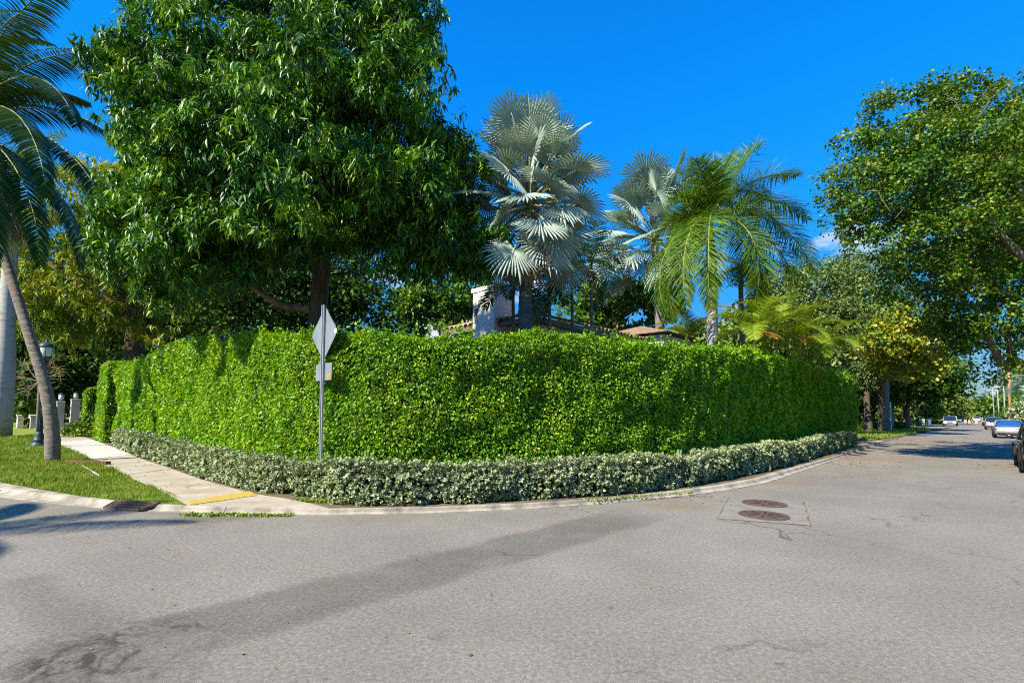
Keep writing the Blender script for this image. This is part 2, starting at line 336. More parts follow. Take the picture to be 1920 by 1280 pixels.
# road: everything on the street side of the kerb
far_r = V2(KO[-1])
redge = 3.5                                         # the far kerb of the right-hand street, metres right of the camera line
def RP(a, perp): v = UR * a + NR * perp; return (v.x, v.y)
def LP(a, perp): v = UL * a + NL * perp; return (v.x, v.y)
a_far = far_r.dot(UR)
right_edge = [RP(a_far, redge + 1), RP(60, redge), RP(22, redge), RP(19.5, redge + .6), RP(18, redge + 2), RP(17, redge + 4.5), RP(16.6, 12), RP(16.6, 60), RP(-60, 60), RP(-60, -40)]
lft = V2(KO[0]); a_l = lft.dot(UL)
left_edge = [LP(-10, 30), LP(a_l, 12)]
road_pts = [tuple(p) for p in KO] + right_edge + [LP(a_l, 12)]
m, t, p, o = new_mat('asphalt'); M['asphalt'] = m
def nd(tp, **k):
    n = t.nodes.new(tp)
    for a, b in k.items(): setattr(n, a, b)
    return n
def mth(op, a, b=None, c=None, clamp=False):
    n = nd('ShaderNodeMath', operation=op, use_clamp=clamp)
    for i, x in enumerate((a, b, c)):
        if x is None: continue
        if isinstance(x, (int, float)): n.inputs[i].default_value = x
        else: t.links.new(x, n.inputs[i])
    return n.outputs[0]
def smooth(x, a, b, c=0., d=1.):
    n = nd('ShaderNodeMapRange', interpolation_type='SMOOTHSTEP')
    t.links.new(x, n.inputs[0])
    for i, v in enumerate((a, b, c, d)): n.inputs[i + 1].default_value = v
    return n.outputs[0]
def noise(scale, detail=5, rough=.6, vec=None, dist=0):
    n = nd('ShaderNodeTexNoise'); n.inputs['Scale'].default_value = scale; n.inputs['Detail'].default_value = detail; n.inputs['Roughness'].default_value = rough; n.inputs['Distortion'].default_value = dist
    t.links.new(vec or tcn.outputs['Object'], n.inputs['Vector']); return n.outputs[0]
tcn = nd('ShaderNodeTexCoord'); sep = nd('ShaderNodeSeparateXYZ'); t.links.new(tcn.outputs['Object'], sep.inputs[0])
base = ramp(t, [(.28, (.134, .123, .105)), (.5, (.176, .162, .139)), (.72, (.218, .202, .175))])
t.links.new(mth('ADD', mth('MULTIPLY', noise(.55, 6, .65), .6), mth('MULTIPLY', noise(.13, 4, .6), .4)), base.inputs[0])
speck = ramp(t, [(.36, (.35, .35, .35)), (.5, (1, 1, 1)), (.62, (1.9, 1.9, 1.85))])
t.links.new(mth('ADD', mth('MULTIPLY', noise(130, 3, .8), .55), mth('MULTIPLY', noise(28, 4, .8), .45)), speck.inputs[0])
mul = nd('ShaderNodeMix', data_type='RGBA', blend_type='MULTIPLY'); mul.inputs[0].default_value = .8
t.links.new(base.outputs[0], mul.inputs[6]); t.links.new(speck.outputs[0], mul.inputs[7])
# the long darker resurfaced strip, bounded by two lines
def strip(pa, pb, w0, w1, wob, soft):
    A = V2(G(*pa)); B = V2(G(*pb)); d = (B - A); Ln = d.length; d.normalize(); n = Vector((-d.y, d.x))
    dist = mth('ADD', mth('ADD', mth('MULTIPLY', sep.outputs[0], n.x), mth('MULTIPLY', sep.outputs[1], n.y)), -(A.dot(n)))
    al = mth('DIVIDE', mth('ADD', mth('ADD', mth('MULTIPLY', sep.outputs[0], d.x), mth('MULTIPLY', sep.outputs[1], d.y)), -(A.dot(d))), Ln)
    wv = mth('MULTIPLY', mth('SUBTRACT', noise(1.1, 4), .5), wob)
    dd = mth('ABSOLUTE', mth('ADD', dist, wv))
    half = mth('ADD', w0, mth('MULTIPLY', al, w1 - w0))
    k = smooth(mth('SUBTRACT', dd, half), soft, -soft)
    ends = mth('MULTIPLY', smooth(al, -.05, .02), smooth(al, 1.1, .95))
    return mth('MULTIPLY', k, ends)
s1 = strip((60, 1262), (1180, 968), .42, .50, .5, .10)
s2 = strip((40, 1085), (290, 1275), .16, .26, .4, .14)
st = mth('MAXIMUM', s1, mth('MULTIPLY', s2, .6))
st = mth('MULTIPLY', st, smooth(noise(1.6, 5), .25, .55, .45, 1.))
dk = nd('ShaderNodeMix', data_type='RGBA', blend_type='MULTIPLY'); t.links.new(mth('MULTIPLY', st, .62), dk.inputs[0])
t.links.new(mul.outputs[2], dk.inputs[6]); dk.inputs[7].default_value = (.48, .49, .50, 1)
# dark stains at the near left, brown leaf dust beside the kerb to the right
vo = nd('ShaderNodeTexVoronoi', feature='DISTANCE_TO_EDGE'); vo.inputs['Scale'].default_value = .42
wv = nd('ShaderNodeMix', data_type='RGBA'); wv.inputs[0].default_value = .22
nn = nd('ShaderNodeTexNoise'); nn.inputs['Scale'].default_value = 1.3; nn.inputs['Detail'].default_value = 6; t.links.new(tcn.outputs['Object'], nn.inputs['Vector'])
va = nd('ShaderNodeVectorMath', operation='MULTIPLY_ADD'); t.links.new(nn.outputs[1], va.inputs[0]); va.inputs[1].default_value = (1.6, 1.6, 0); t.links.new(tcn.outputs['Object'], va.inputs[2])
t.links.new(va.outputs[0], vo.inputs['Vector'])
crack = mth('MULTIPLY', smooth(vo.outputs[0], .012, .003), smooth(noise(.33, 3), .50, .60))
def spot(px, py, r):
    c = G(px, py)
    dx = mth('SUBTRACT', sep.outputs[0], c[0]); dy = mth('SUBTRACT', sep.outputs[1], c[1])
    d = mth('SQRT', mth('ADD', mth('MULTIPLY', dx, dx), mth('MULTIPLY', dy, dy)))
    return smooth(mth('ADD', d, mth('MULTIPLY', mth('SUBTRACT', noise(1.5, 6, .7), .5), r * 2.2)), r, r * .3)
stain = mth('MAXIMUM', mth('MULTIPLY', spot(190, 1225, .75), smooth(noise(3.5, 7, .7, dist=1.5), .42, .62)), mth('MULTIPLY', spot(400, 970, .8), .45))
stain = mth('MAXIMUM', stain, mth('MULTIPLY', smooth(noise(4.2, 6, .75), .58, .75), .25))
vo2 = nd('ShaderNodeTexVoronoi', feature='DISTANCE_TO_EDGE'); vo2.inputs['Scale'].default_value = .16; t.links.new(va.outputs[0], vo2.inputs['Vector'])
stain = mth('MAXIMUM', stain, mth('MULTIPLY', mth('MULTIPLY', smooth(vo2.outputs[0], .006, .0015), smooth(noise(.7, 3), .46, .60)), .5))
stain = mth('MAXIMUM', stain, mth('MULTIPLY', crack, .7))
d2 = nd('ShaderNodeMix', data_type='RGBA', blend_type='MULTIPLY'); t.links.new(stain, d2.inputs[0]); t.links.new(dk.outputs[2], d2.inputs[6]); d2.inputs[7].default_value = (.36, .33, .30, 1)
dust = mth('MAXIMUM', mth('MULTIPLY', spot(1690, 826, 5.5), .8), mth('MULTIPLY', spot(1470, 905, 1.2), .4))
dust = mth('MAXIMUM', dust, mth('MULTIPLY', spot(1260, 946, .8), .5)); dust = mth('MAXIMUM', dust, mth('MULTIPLY', spot(1600, 858, 2.2), .5))
d3 = nd('ShaderNodeMix', data_type='RGBA'); t.links.new(mth('MULTIPLY', dust, smooth(noise(6, 6, .75), .35, .65)), d3.inputs[0]); t.links.new(d2.outputs[2], d3.inputs[6]); d3.inputs[7].default_value = (.20, .115, .05, 1)
t.links.new(d3.outputs[2], p.inputs['Base Color']); p.inputs['Roughness'].default_value = .92; p.inputs['Specular IOR Level'].default_value = .2
bp = nd('ShaderNodeBump'); bp.inputs['Strength'].default_value = .35; bp.inputs['Distance'].default_value = .012
t.links.new(mth('SUBTRACT', noise(160, 3, .75), mth('MULTIPLY', crack, .8)), bp.inputs['Height']); t.links.new(bp.outputs[0], p.inputs['Normal'])
road = sheet('road', road_pts, 0.0, M['asphalt'])

# kerb: cast lengths with a gutter lip, each length a piece of its own
kerb = bpy.data.objects.new('kerb', None); COL.objects.link(kerb); kerb['kind'] = 'structure'
prof = [(0, -.04), (0, .012), (.30, .014), (.46, .035), (.56, .082), (.66, KZ + .006), (1, KZ + .004), (1, -.04)]
seglen = 4; i = 0
while i < KN - 1:
    j = min(i + seglen, KN - 1); mb = MB(); V = []
    for q in range(i, j + 1):
        f = 0.0
        if q == i: f = .006
        if q == j: f = -.006
        q2 = min(max(q, 0), KN - 1); tan = V2(KO[min(q2 + 1, KN - 1)] - KO[max(q2 - 1, 0)]).normalized()
        a = V2(KO[q2]) + tan * f; b = V2(KI[q2]) + tan * f
        for s, z in prof: w = a.lerp(b, s); V.append((w.x, w.y, z))
    n = len(prof)
    Fs = [(r * n + c, r * n + c + 1, (r + 1) * n + c + 1, (r + 1) * n + c) for r in range(j - i) for c in range(n - 1)]
    Fs += [tuple(range(n - 1, -1, -1)), tuple((j - i) * n + c for c in range(n))]
    mb.add(V, Fs); mb.build('kerb_length', M['kerb'], kerb); i = j

# pavement edges (left-hand street)
PZ = .085
pl = [V2(G(*q, PZ)) for q in [(354, 946), (320, 923), (264, 903), (205, 876), (160, 855), (118, 838)]]
pr = [V2(G(*q, PZ)) for q in [(476, 925), (416, 911), (340, 884), (270, 861), (214, 838), (172, 823)]]
pl += [pl[-1] + UL * 14, pl[-1] + UL * 60]; pr += [pr[-1] + UL * 12, pr[-1] + UL * 60]
PLs, _ = spline(pl, 61); PRs, _ = spline(pr, 61)
# verge lawn between kerb and pavement, bed under the hedges, yard
iend = near_on(KI, G(354, 947, KZ))
bedk = [tuple(q) for q in KI[iend:]]
verge_pts = [tuple(q) for q in KI[:iend + 1]] + [tuple(q) for q in PLs]
verge = sheet('verge_soil', verge_pts, .070, M['turf'])
yard_pts = [tuple(q) for q in PLs[::-1]] + bedk + [tuple(V2(KI[-1]) - NR * 200), tuple(V2(PLs[-1]) - NL * 200)]
sheet('yard', yard_pts, .060, M['soil'])
pav = bpy.data.objects.new('sidewalk', None); COL.objects.link(pav); pav['kind'] = 'structure'
nsl = 60; step = 1
def slab(q0, q1, mat, dz=0.):
    a, b, c, d = V2(PLs[q0]), V2(PRs[q0]), V2(PRs[q1]), V2(PLs[q1])
    e = (c - b).normalized() * .006
    MB().poly([a + e, b + e, c - e, d - e], 0.0, PZ + dz).build('slab', mat, pav, bevel=.006)
cuts = [0, 2, 4, 6, 8, 9, 10, 11, 12, 13, 14, 15, 16, 18, 20, 22, 24, 27, 30, 34, 38, 44, 50, 60]
Lp = [V2(q).y for q in PLs]
cuts = [0]
while cuts[-1] < 58:
    q = cuts[-1]; nx = q + 1
    while nx < 60 and (V2(PLs[nx]) - V2(PLs[q])).length < 1.5: nx += 1
    cuts.append(nx)
for a, b in zip(cuts, cuts[1:]):
    y = (V2(PLs[a]).y + V2(PLs[b]).y) / 2
    slab(a, b, M['newconcrete'] if 14.5 < y < 22 else M['concrete'], random.uniform(-.006, .006))
# corner ramp of concrete between the warning strip and the kerb
rp = [G(356, 946.5, PZ), G(476, 925.5, PZ), G(535, 934, PZ), G(585, 944, PZ), G(612, 951, PZ)]
ki = [tuple(q) for q in KI[iend:near_on(KI, G(612, 952, KZ)) + 1]]
MB().poly(rp + ki[::-1][0:], 0.0, PZ + .002).build('ramp_slab', M['concrete'], pav)

# yellow warning strip with raised domes
tp = [V2(G(*q, PZ)) for q in [(349, 940.5), (466, 921), (483, 929), (357, 947)]]
tw = root('tactile_paving', (*((tp[0] + tp[2]) / 2), PZ), 'yellow tactile warning strip at the foot of the sidewalk', 'tactile paving')
MB().poly(tp[::-1], PZ - .03, PZ + .012).build('plate', M['yellow'], tw)
dm = MB()
for a in np.linspace(.04, .96, 26):
    for b in np.linspace(.1, .9, 6):
        q = tp[0].lerp(tp[1], a).lerp(tp[3].lerp(tp[2], a), b); dm.lathe([(.020, 0), (.016, .008), (.008, .011)], (q.x, q.y, PZ + .011), 6)
tag(dm.build('dome_field', M['yellow'], tw), kind='stuff')

# storm drain grate in the kerb line
A_, B_ = V2(G(218, 940.5, .09)), V2(G(298, 945, .09)); C_ = V2(G(196, 951.5, .015)); D_ = V2(G(262, 957, .015))
gd = root('drain_grate', (*((A_ + D_) / 2), .05), 'rusty iron storm drain grate set in the kerb', 'drain grate')
def g3(a, b): p_ = A_.lerp(B_, a).lerp(C_.lerp(D_, a), b); return Vector((p_.x, p_.y, .108 + (.024 - .108) * b))
def bar(mb, a, b, w, z0, z1):
    d = (b - a).normalized(); n = Vector((-d.y, d.x)) * w / 2; mb.poly([a + n, a - n, b - n, b + n], z0, z1)
def bar3(p0, p1, w, up0, up1, name, mat):
    d = (p1 - p0).normalized(); n = Vector((-d.y, d.x, 0)).normalized() * w / 2; u0 = Vector((0, 0, up0)); u1 = Vector((0, 0, up1))
    V = [p0 + n + u0, p0 - n + u0, p1 - n + u0, p1 + n + u0, p0 + n + u1, p0 - n + u1, p1 - n + u1, p1 + n + u1]
    MB().add(V, [(0, 1, 2, 3), (7, 6, 5, 4), (0, 4, 5, 1), (1, 5, 6, 2), (2, 6, 7, 3), (3, 7, 4, 0)]).build(name, mat, gd)
MB().add([g3(0, 0), g3(1, 0), g3(1, 1), g3(0, 1)], [(0, 3, 2, 1)]).build('pit_shade', M['iron'], gd)  # flat dark sheet under the bars, coloured as the unlit hollow below
for a, b in ((g3(0, 0), g3(1, 0)), (g3(1, 0), g3(1, 1)), (g3(1, 1), g3(0, 1)), (g3(0, 1), g3(0, 0))): bar3(a, b, .05, -.02, .020, 'rim', M['rust'])
for s in np.linspace(.06, .94, 15): bar3(g3(s, .02), g3(s, .98), .026, .002, .016, 'bar', M['rust'])
for s in (.33, .66): bar3(g3(.02, s), g3(.98, s), .03, .003, .014, 'cross_bar', M['rust'])

# manhole covers on a concrete patch
pc4 = [V2(G(1347, 972)), V2(G(1518, 985)), V2(G(1506, 941)), V2(G(1368, 933))]; pj = []
for i in range(4):
    for s in np.linspace(0, 1, 14)[:-1]: pj.append(pc4[i].lerp(pc4[(i + 1) % 4], s) + Vector(rng.normal(size=2) * .012))
sheet('patch_joint', [pc4[i] + (pc4[i] - pc4[(i + 2) % 4]).normalized() * .045 for i in range(4)], .002, M['soil'])
patch = sheet('concrete_patch', pj, .005, surf('patch_concrete', (.155, .142, .122), (.225, .208, .18), 3, .9, .3, 40, detail=9))
def manhole(px, py, rad, label, marks):
    c = G(px, py); o = root('manhole_cover', (c[0], c[1], .004), label, 'manhole cover', 'manhole covers in the road')
    MB().lathe([(rad, 0), (rad, .014), (rad - .045, .014), (rad - .045, .006)], (*c, .003), 40).build('ring', M['rust'], o)
    MB().lathe([(rad - .055, 0), (rad - .055, .012), (rad - .07, .015), (.02, .016)], (*c, .003), 40).build('lid', M['rust'], o)
    for k in range(8):
        a = k * math.pi / 4 + .2; b_ = MB(); v = Vector((math.cos(a), math.sin(a)))
        bar(b_, V2(c) + v * .08, V2(c) + v * (rad - .1), .02, .015, .027 if marks else .024); b_.build('rib', M['iron'], o)
manhole(1433, 944.5, .38, 'farther of the two round rusty manhole covers in the road', False)
manhole(1432, 966.5, .38, 'nearer of the two round rusty manhole covers in the road', True)

# ------------------------------------------------------------------ the two hedges that wrap the corner
low_px = [(212, 838), (270, 860), (340, 882), (416, 909), (476, 922), (530, 928), (585, 938), (640, 947), (730, 948), (824, 946), (910, 943), (1000, 937), (1100, 931), (1160, 927), (1230, 920), (1300, 911), (1400, 891), (1500, 867), (1547, 852), (1608, 834)]
lowf, lowL = spline([G(*q, .07) for q in low_px], 400)
def normals(path):
    d = np.gradient(path, axis=0); d = d / np.linalg.norm(d, axis=1, keepdims=True)
    return np.stack([d[:, 1], -d[:, 0]], 1)           # outward (towards the street): right of travel direction
lown = normals(lowf)
# wall face: the low hedge's front moved inwards, smoothed
def smooth_path(P, k):
    Q = P.copy()
    for _ in range(k): Q[1:-1] = (Q[:-2] + Q[2:] + 2 * Q[1:-1]) / 4
    return Q
offs = np.interp(np.linspace(0, 1, 400), [0, .15, .28, .36, .44, .55, .75, 1], [.36, .42, .34, .26, .36, .55, .75, .8])[:, None]
tallf = smooth_path(lowf - lown * offs, 120)
tallf = np.vstack([tallf[0] + (np.array(UL) * np.linspace(3.0, .01, 16)[:, None]), tallf, tallf[-1] + np.array(UR) * np.linspace(.01, 6.5, 20)[:, None]])
tallf, tallL = spline(tallf[::6], 420); talln = normals(tallf)
def px_of(P):
    d = np.asarray(P) - np.array([0, 0, EYE]); z = d @ np.array(_f)
    return CX + F * (d @ np.array(_r)) / z, CY - F * (d @ np.array(_u)) / z
top_px = [(150, 683), (205, 685), (255, 676), (300, 652), (363, 634), (424, 630), (470, 622), (520, 619), (600, 620), (640, 613), (720, 616), (800, 620), (900, 622), (1000, 621), (1100, 626), (1200, 634), (1300, 644), (1400, 652), (1460, 664), (1520, 681), (1560, 694), (1600, 703), (1630, 716), (1700, 730)]
topx, topy = np.array(top_px).T
def z_at(x, y):                             # height of the hedge top above a point of the wall face
    u, _ = px_of(np.array([[x, y, 3.0]])); py = np.interp(u[0], topx, topy)
    lo, hi = 2.0, 7.0
    for _ in range(30):
        mid = (lo + hi) / 2; _, q = px_of(np.array([[x, y, mid]]))
        if q[0] > py: lo = mid
        else: hi = mid
    return lo
tallH = np.array([z_at(*q) for q in tallf]) - .08
k_ = np.ones(9) / 9; tallH = np.convolve(np.pad(tallH, 4, mode='edge'), k_, 'valid')

def hedge_leaves(path, nrm, H, z0, depth, dens, size, amp, bands, tmpl, ramp_d, flat=.45, down=.6):
    """leaf positions, axes and normals on the front, the rounded top and the ends of a hedge"""
    seg = np.linalg.norm(np.diff(path, axis=0), axis=1); L = np.concatenate([[0], np.cumsum(seg)])
    dist = np.linalg.norm(path, axis=1)
    w = (H - z0 + depth) * np.clip(11.0 / dist, .30, 1.15); cw = np.concatenate([[0], np.cumsum((w[:-1] + w[1:]) / 2 * seg)])
    n = int(cw[-1] * dens)
    s = np.interp(rng.random(n) * cw[-1], cw, L)
    px_ = np.interp(s, L, path[:, 0]); py_ = np.interp(s, L, path[:, 1]); nx = np.interp(s, L, nrm[:, 0]); ny = np.interp(s, L, nrm[:, 1]); h = np.interp(s, L, H); dd = np.interp(s, L, dist)
    v = rng.random(n) * (h - z0 + depth)
    front = v < (h - z0)
    z = np.where(front, z0 + v, h); back = np.where(front, 0, v - (h - z0))
    rr = .22                                        # rounding of the top edge
    e = np.clip((z - (h - rr)) / rr, 0, 1); back = np.where(front, back + rr * (1 - np.sqrt(1 - e * e * .98)), back)
    P = np.stack([px_ - nx * back, py_ - ny * back, z], 1)
    Nn = np.stack([nx, ny, np.zeros(n)], 1); up = np.array([[0, 0, 1.]])
    tp_ = np.where(front, e, 1.0)[:, None]
    Nn = unit(Nn * (1 - tp_ * .85) + up * tp_)
    off = sum((vnoise(P, sc) - .5) * 2 * a for sc, a in bands)
    inn = rng.random(n) ** 2 * ramp_d
    P = P + Nn * (off - inn)[:, None]
    A = unit(rdir(n) * .75 + Nn * .45 - up * down)
    U = unit(Nn * flat + up * .25 + rdir(n) * .62)
    S = size * np.clip(dd / 11, .95, 1.9) * rng.uniform(.7, 1.25, n)
    return P, A, U, S
def hedge_core(path, nrm, H, z0, depth, inset):
    mb = MB(); V = []; n = len(path); idx = list(range(0, n, 4)) + ([n - 1] if (n - 1) % 4 else [])
    for i in idx:
        a = path[i] - nrm[i] * inset; b = path[i] - nrm[i] * max(depth, inset + .1); h = H[i] - min(inset, .13)
        V += [(a[0], a[1], 0), (a[0], a[1], h - .12), (a[0] - nrm[i][0] * .12, a[1] - nrm[i][1] * .12, h), (b[0], b[1], h), (b[0], b[1], 0)]
    k = 5; m_ = len(idx)
    Fs = [(r * k + c, r * k + (c + 1) % k, (r + 1) * k + (c + 1) % k, (r + 1) * k + c) for r in range(m_ - 1) for c in range(k)]
    Fs += [tuple(range(k - 1, -1, -1)), tuple((m_ - 1) * k + c for c in range(k))]
    return mb.add(V, Fs)
def shoots(path, nrm, H, n, depth, lmax, size, tilt=.35):
    """young shoots that stand out of a hedge's top"""
    out = []
    for _ in range(n):
        i = int(rng.integers(2, len(path) - 2)); b = path[i] - nrm[i] * rng.uniform(.02, depth); Ls = rng.uniform(.12, lmax)
        d = Vector((rng.normal() * tilt + nrm[i][0] * .3, rng.normal() * tilt + nrm[i][1] * .3, 1)).normalized()
        k = int(6 + Ls * 45)
        for q in range(k):
            s = q / k * Ls; c = np.array([b[0] + d.x * s, b[1] + d.y * s, H[i] - .05 + d.z * s]) + rng.normal(size=3) * .02
            a = rng.normal(size=3); a[2] -= .3; out.append((c, a, rng.normal(size=3) + [0, 0, .8], size * rng.uniform(.7, 1.2)))
    return [np.array(x) for x in zip(*out)]
def cat(*sets): return [np.concatenate(x) for x in zip(*sets)]

mid = tallf[len(tallf) // 2]
hg = root('tall_hedge', (mid[0], mid[1], .06), 'tall clipped bright green hedge wrapping round the street corner', 'hedge')
hedge_core(tallf, talln, tallH, 0, .85, .28).build('shade_core', M['twig'], hg)  # solid filling behind the leaves, dark like the shaded gaps
hs1 = hedge_leaves(tallf, talln, tallH, .15, .75, 1650, .059, .1, ((.55, .10), (1.9, .09), (4.5, .06)), T_OVATE, .18)
hs2 = shoots(tallf, talln, tallH, 460, .5, .38, .075)
scatter('foliage', T_FOLD, *cat(hs1, hs2), M['hedge'], hg)

lh = root('low_hedge', (*lowf[len(lowf) // 2], .06), 'low silvery grey-green hedge along the foot of the tall hedge', 'hedge')
xs, ys_ = lowf[:, 0], lowf[:, 1]
lowH = .07 + .68 + (vnoise(np.c_[lowf, np.zeros(400)], .5) - .5) * .08
lowdepth = .50
hedge_core(lowf, lown, lowH - .05, 0, lowdepth, .24).build('shade_core', M['twig'], lh)
lp_, la_, lu_, ls_ = hedge_leaves(lowf, lown, lowH, .10, lowdepth, 400, .046, .1, ((.8, .05), (2.4, .09), (6, .06)), T_OVATE, .14, flat=.6, down=-.15)
per_ = 8; nc_ = len(lp_); tw_ = np.repeat(unit(la_ * .3 + lu_ * .9), per_, 0); rd_ = rdir(nc_ * per_); rd_ = unit(rd_ - tw_ * (rd_ * tw_).sum(1, keepdims=True))
lsz = np.repeat(ls_, per_) * rng.uniform(.75, 1.25, nc_ * per_)
ls1 = (np.repeat(lp_, per_, 0) - tw_ * (rng.random((nc_ * per_, 1)) * .07), unit(rd_ + tw_ * rng.uniform(.1, 1.1, (nc_ * per_, 1))), unit(tw_ + rdir(nc_ * per_) * .3), lsz * 1.15)
ls2 = shoots(lowf, lown, lowH, 420, lowdepth * .8, .17, .06, .6)
scatter('foliage', T_FOLD, *cat(ls1, ls2), M['silver'], lh)
# ------------------------------------------------------------------ house behind the hedge
hc = at(1003, 590, 16.0)                                  # eave corner nearest the street
EZ = hc.z                                                 # eave height
c2 = Vector((hc.x, hc.y))
house = root('house', (c2.x, c2.y, 0), 'white stucco house with clay tile roof showing above the hedge', 'house')
OV = .55                                                  # eave overhang
wc = c2 + (-NL) * OV + (-NR) * OV                         # wall corner
def wallbox(mb, a, b, th, z0, z1, inward):
    mb.poly([a, b, b + inward * th, a + inward * th] if (b - a).cross(inward) > 0 else [a + inward * th, b + inward * th, b, a], z0, z1)
w = MB(); wallbox(w, wc, wc + UL * 4.3, .25, 0, EZ - .05, -NL); w.build('left_wall', M['stucco'], house)
w = MB(); wallbox(w, wc - NL * .25 + UR * .0, wc + UR * 12 - NL * .25, .25, 0, EZ - .05, -NR)
w = MB(); wallbox(w, wc + UR * .25, wc + UR * 12, .25, 0, EZ - .05, UL); w.build('right_wall', M['stucco'], house)
# horizontal stucco band under the eave
b_ = MB(); wallbox(b_, wc + NL * .035 + UL * .0, wc + NL * .035 + UL * 4.3, .035, EZ - .62, EZ - .46, -NL); b_.build('moulding', M['stucco'], house)
# fascia boards and soffit
fb = MB(); wallbox(fb, c2, c2 + UL * 5, .06, EZ - .20, EZ - .02, -NL); fb.build('fascia', M['fascia'], house)
fb = MB(); wallbox(fb, c2 + UR * .06, c2 + UR * 13, .06, EZ - .20, EZ - .02, UL); fb.build('fascia', M['fascia'], house)
so = MB(); so.poly([c2 - NL * .05 - NR * .05, c2 - NL * .05 - NR * .05 + UR * 12, c2 - NR * .9 - NL * .05 + UR * 12, c2 - NL * .9 - NR * .9, c2 - NL * .9 + UL * 4.6, c2 - NL * .05 + UL * 4.6][::-1], EZ - .12, EZ - .08); so.build('soffit', M['fascia'], house)
# hip roof deck
pitch = math.tan(R(17)); RD = 5.0
ct = c2 - NL * RD - NR * RD
roof = MB(); zt = EZ + RD * pitch
A3 = [(c2.x, c2.y, EZ), (*(c2 + UL * 5), EZ), (*(c2 + UL * 5 - NL * RD), zt), (*ct, zt)]
B3 = [(c2.x, c2.y, EZ), (*ct, zt), (*(c2 + UR * 13 - NR * RD), zt), (*(c2 + UR * 13), EZ)]
roof.add(A3, [(3, 2, 1, 0)]); roof.add(B3, [(3, 2, 1, 0)])
rf = roof.build('roof', M['tiledark'], house)
# barrel tiles, each a piece: a half pipe that tapers, lapped over the one below
def tile_mesh(name):
    V = []; Fs = []; n = 6; Lt, r0, r1, th = .42, .125, .105, .016
    for (yy, r, dz) in ((0, r0, .0), (Lt, r1, .0)):
        for rr in (r, r - th):
            for k in range(n + 1):
                a = math.pi * k / n; V.append((rr * math.cos(a), yy, rr * math.sin(a) * .85 + dz))
    m_ = n + 1
    for k in range(n):
        Fs += [(k, k + 1, 2 * m_ + k + 1, 2 * m_ + k), (m_ + k + 1, m_ + k, 3 * m_ + k, 3 * m_ + k + 1), (k + 1, k, m_ + k, m_ + k + 1)]
    me = bpy.data.meshes.new(name); me.from_pydata(V, [], Fs); me.update(); me.materials.append(M['tile']); me.shade_smooth(); return me
tm = tile_mesh('tile')
def lay(cornerp, along, inward, n, rows, hip):
    sp = .27
    for r_ in range(rows):
        for i in range(n):
            s = .15 + i * sp; up = -.08 + r_ * .36
            if s < up - .1: continue
            o = bpy.data.objects.new('tile', tm); COL.objects.link(o); o.parent = rf
            b = cornerp + along * s + inward * up
            y = Vector((inward.x, inward.y, pitch)).normalized(); x = Vector((along.x, along.y, 0)); z = x.cross(y)
            if z.z < 0: x = -x; z = x.cross(y)
            j = rng.normal(size=3) * .012; y2 = (y + x * j[0]).normalized(); z = x.cross(y2).normalized(); x = y2.cross(z)
            o.matrix_local = Matrix(((x.x, y2.x, z.x, b.x), (x.y, y2.y, z.y, b.y), (x.z, y2.z, z.z, EZ + max(up, -.08) * pitch + .012 + j[1] * .3), (0, 0, 0, 1)))
lay(c2, UL, -NL, 18, 5, True); lay(c2, UR, -NR, 40, 3, True)
# plain barrel field above the first courses, hip cap
hip = MB()
for k in range(12):
    a = c2 + (ct - c2).normalized() * (k * .36 + .05); b = c2 + (ct - c2).normalized() * (k * .36 + .45); sl_ = pitch / math.sqrt(2)
    hip.tube([(a.x, a.y, EZ + .05 + k * .36 * sl_), (b.x, b.y, EZ + .05 + (k * .36 + .4) * sl_)], [.15, .125], 10)
hip.build('hip_cap', M['tile'], rf, True)
# chimney, window
ch = at(885, 545, 18.2); cw_ = at(925, 545, 16.9)
cb = wc + UL * 1.19 + NL * .75                             # right front corner of the chimney breast
cz = at(905, 544, (cb.y + .5)).z
chm = MB(); chm.poly([cb, cb + UL * 1.12, cb + UL * 1.12 - NL * 1.0, cb - NL * 1.0][::-1], 0, cz); chm.build('chimney', M['stucco'], house)
cap = MB(); e = .05
cap.poly([cb + NL * e + UR * e, cb + UL * (1.12 + e) + NL * e, cb + UL * (1.12 + e) - NL * (.95 + e), cb + UR * e - NL * (.95 + e)][::-1], cz - .05, cz + .10); cap.build('chimney_cap', M['stucco'], house)
wi = wc + UL * .55 + NL * .02
def onwall(s0, s1, z0, z1, off, th, name, mat, parent):
    q = MB(); a = wc + UL * s0 + NL * off; b = wc + UL * s1 + NL * off; q.poly([a, b, b - NL * th, a - NL * th] if (b - a).cross(-NL) > 0 else [a - NL * th, b - NL * th, b, a], z0, z1); return q.build(name, mat, parent)
win = onwall(.35, 1.05, EZ - 2.0, EZ - .82, .01, .06, 'window', M['glass'], house)
for s0, s1, z0, z1 in ((.28, 1.12, EZ - .84, EZ - .75), (.28, .36, EZ - 2.0, EZ - .84), (1.04, 1.12, EZ - 2.0, EZ - .84), (.68, .72, EZ - 2.0, EZ - .84)):
    onwall(s0, s1, z0, z1, .045, .08, 'window_frame', M['frame'], win)
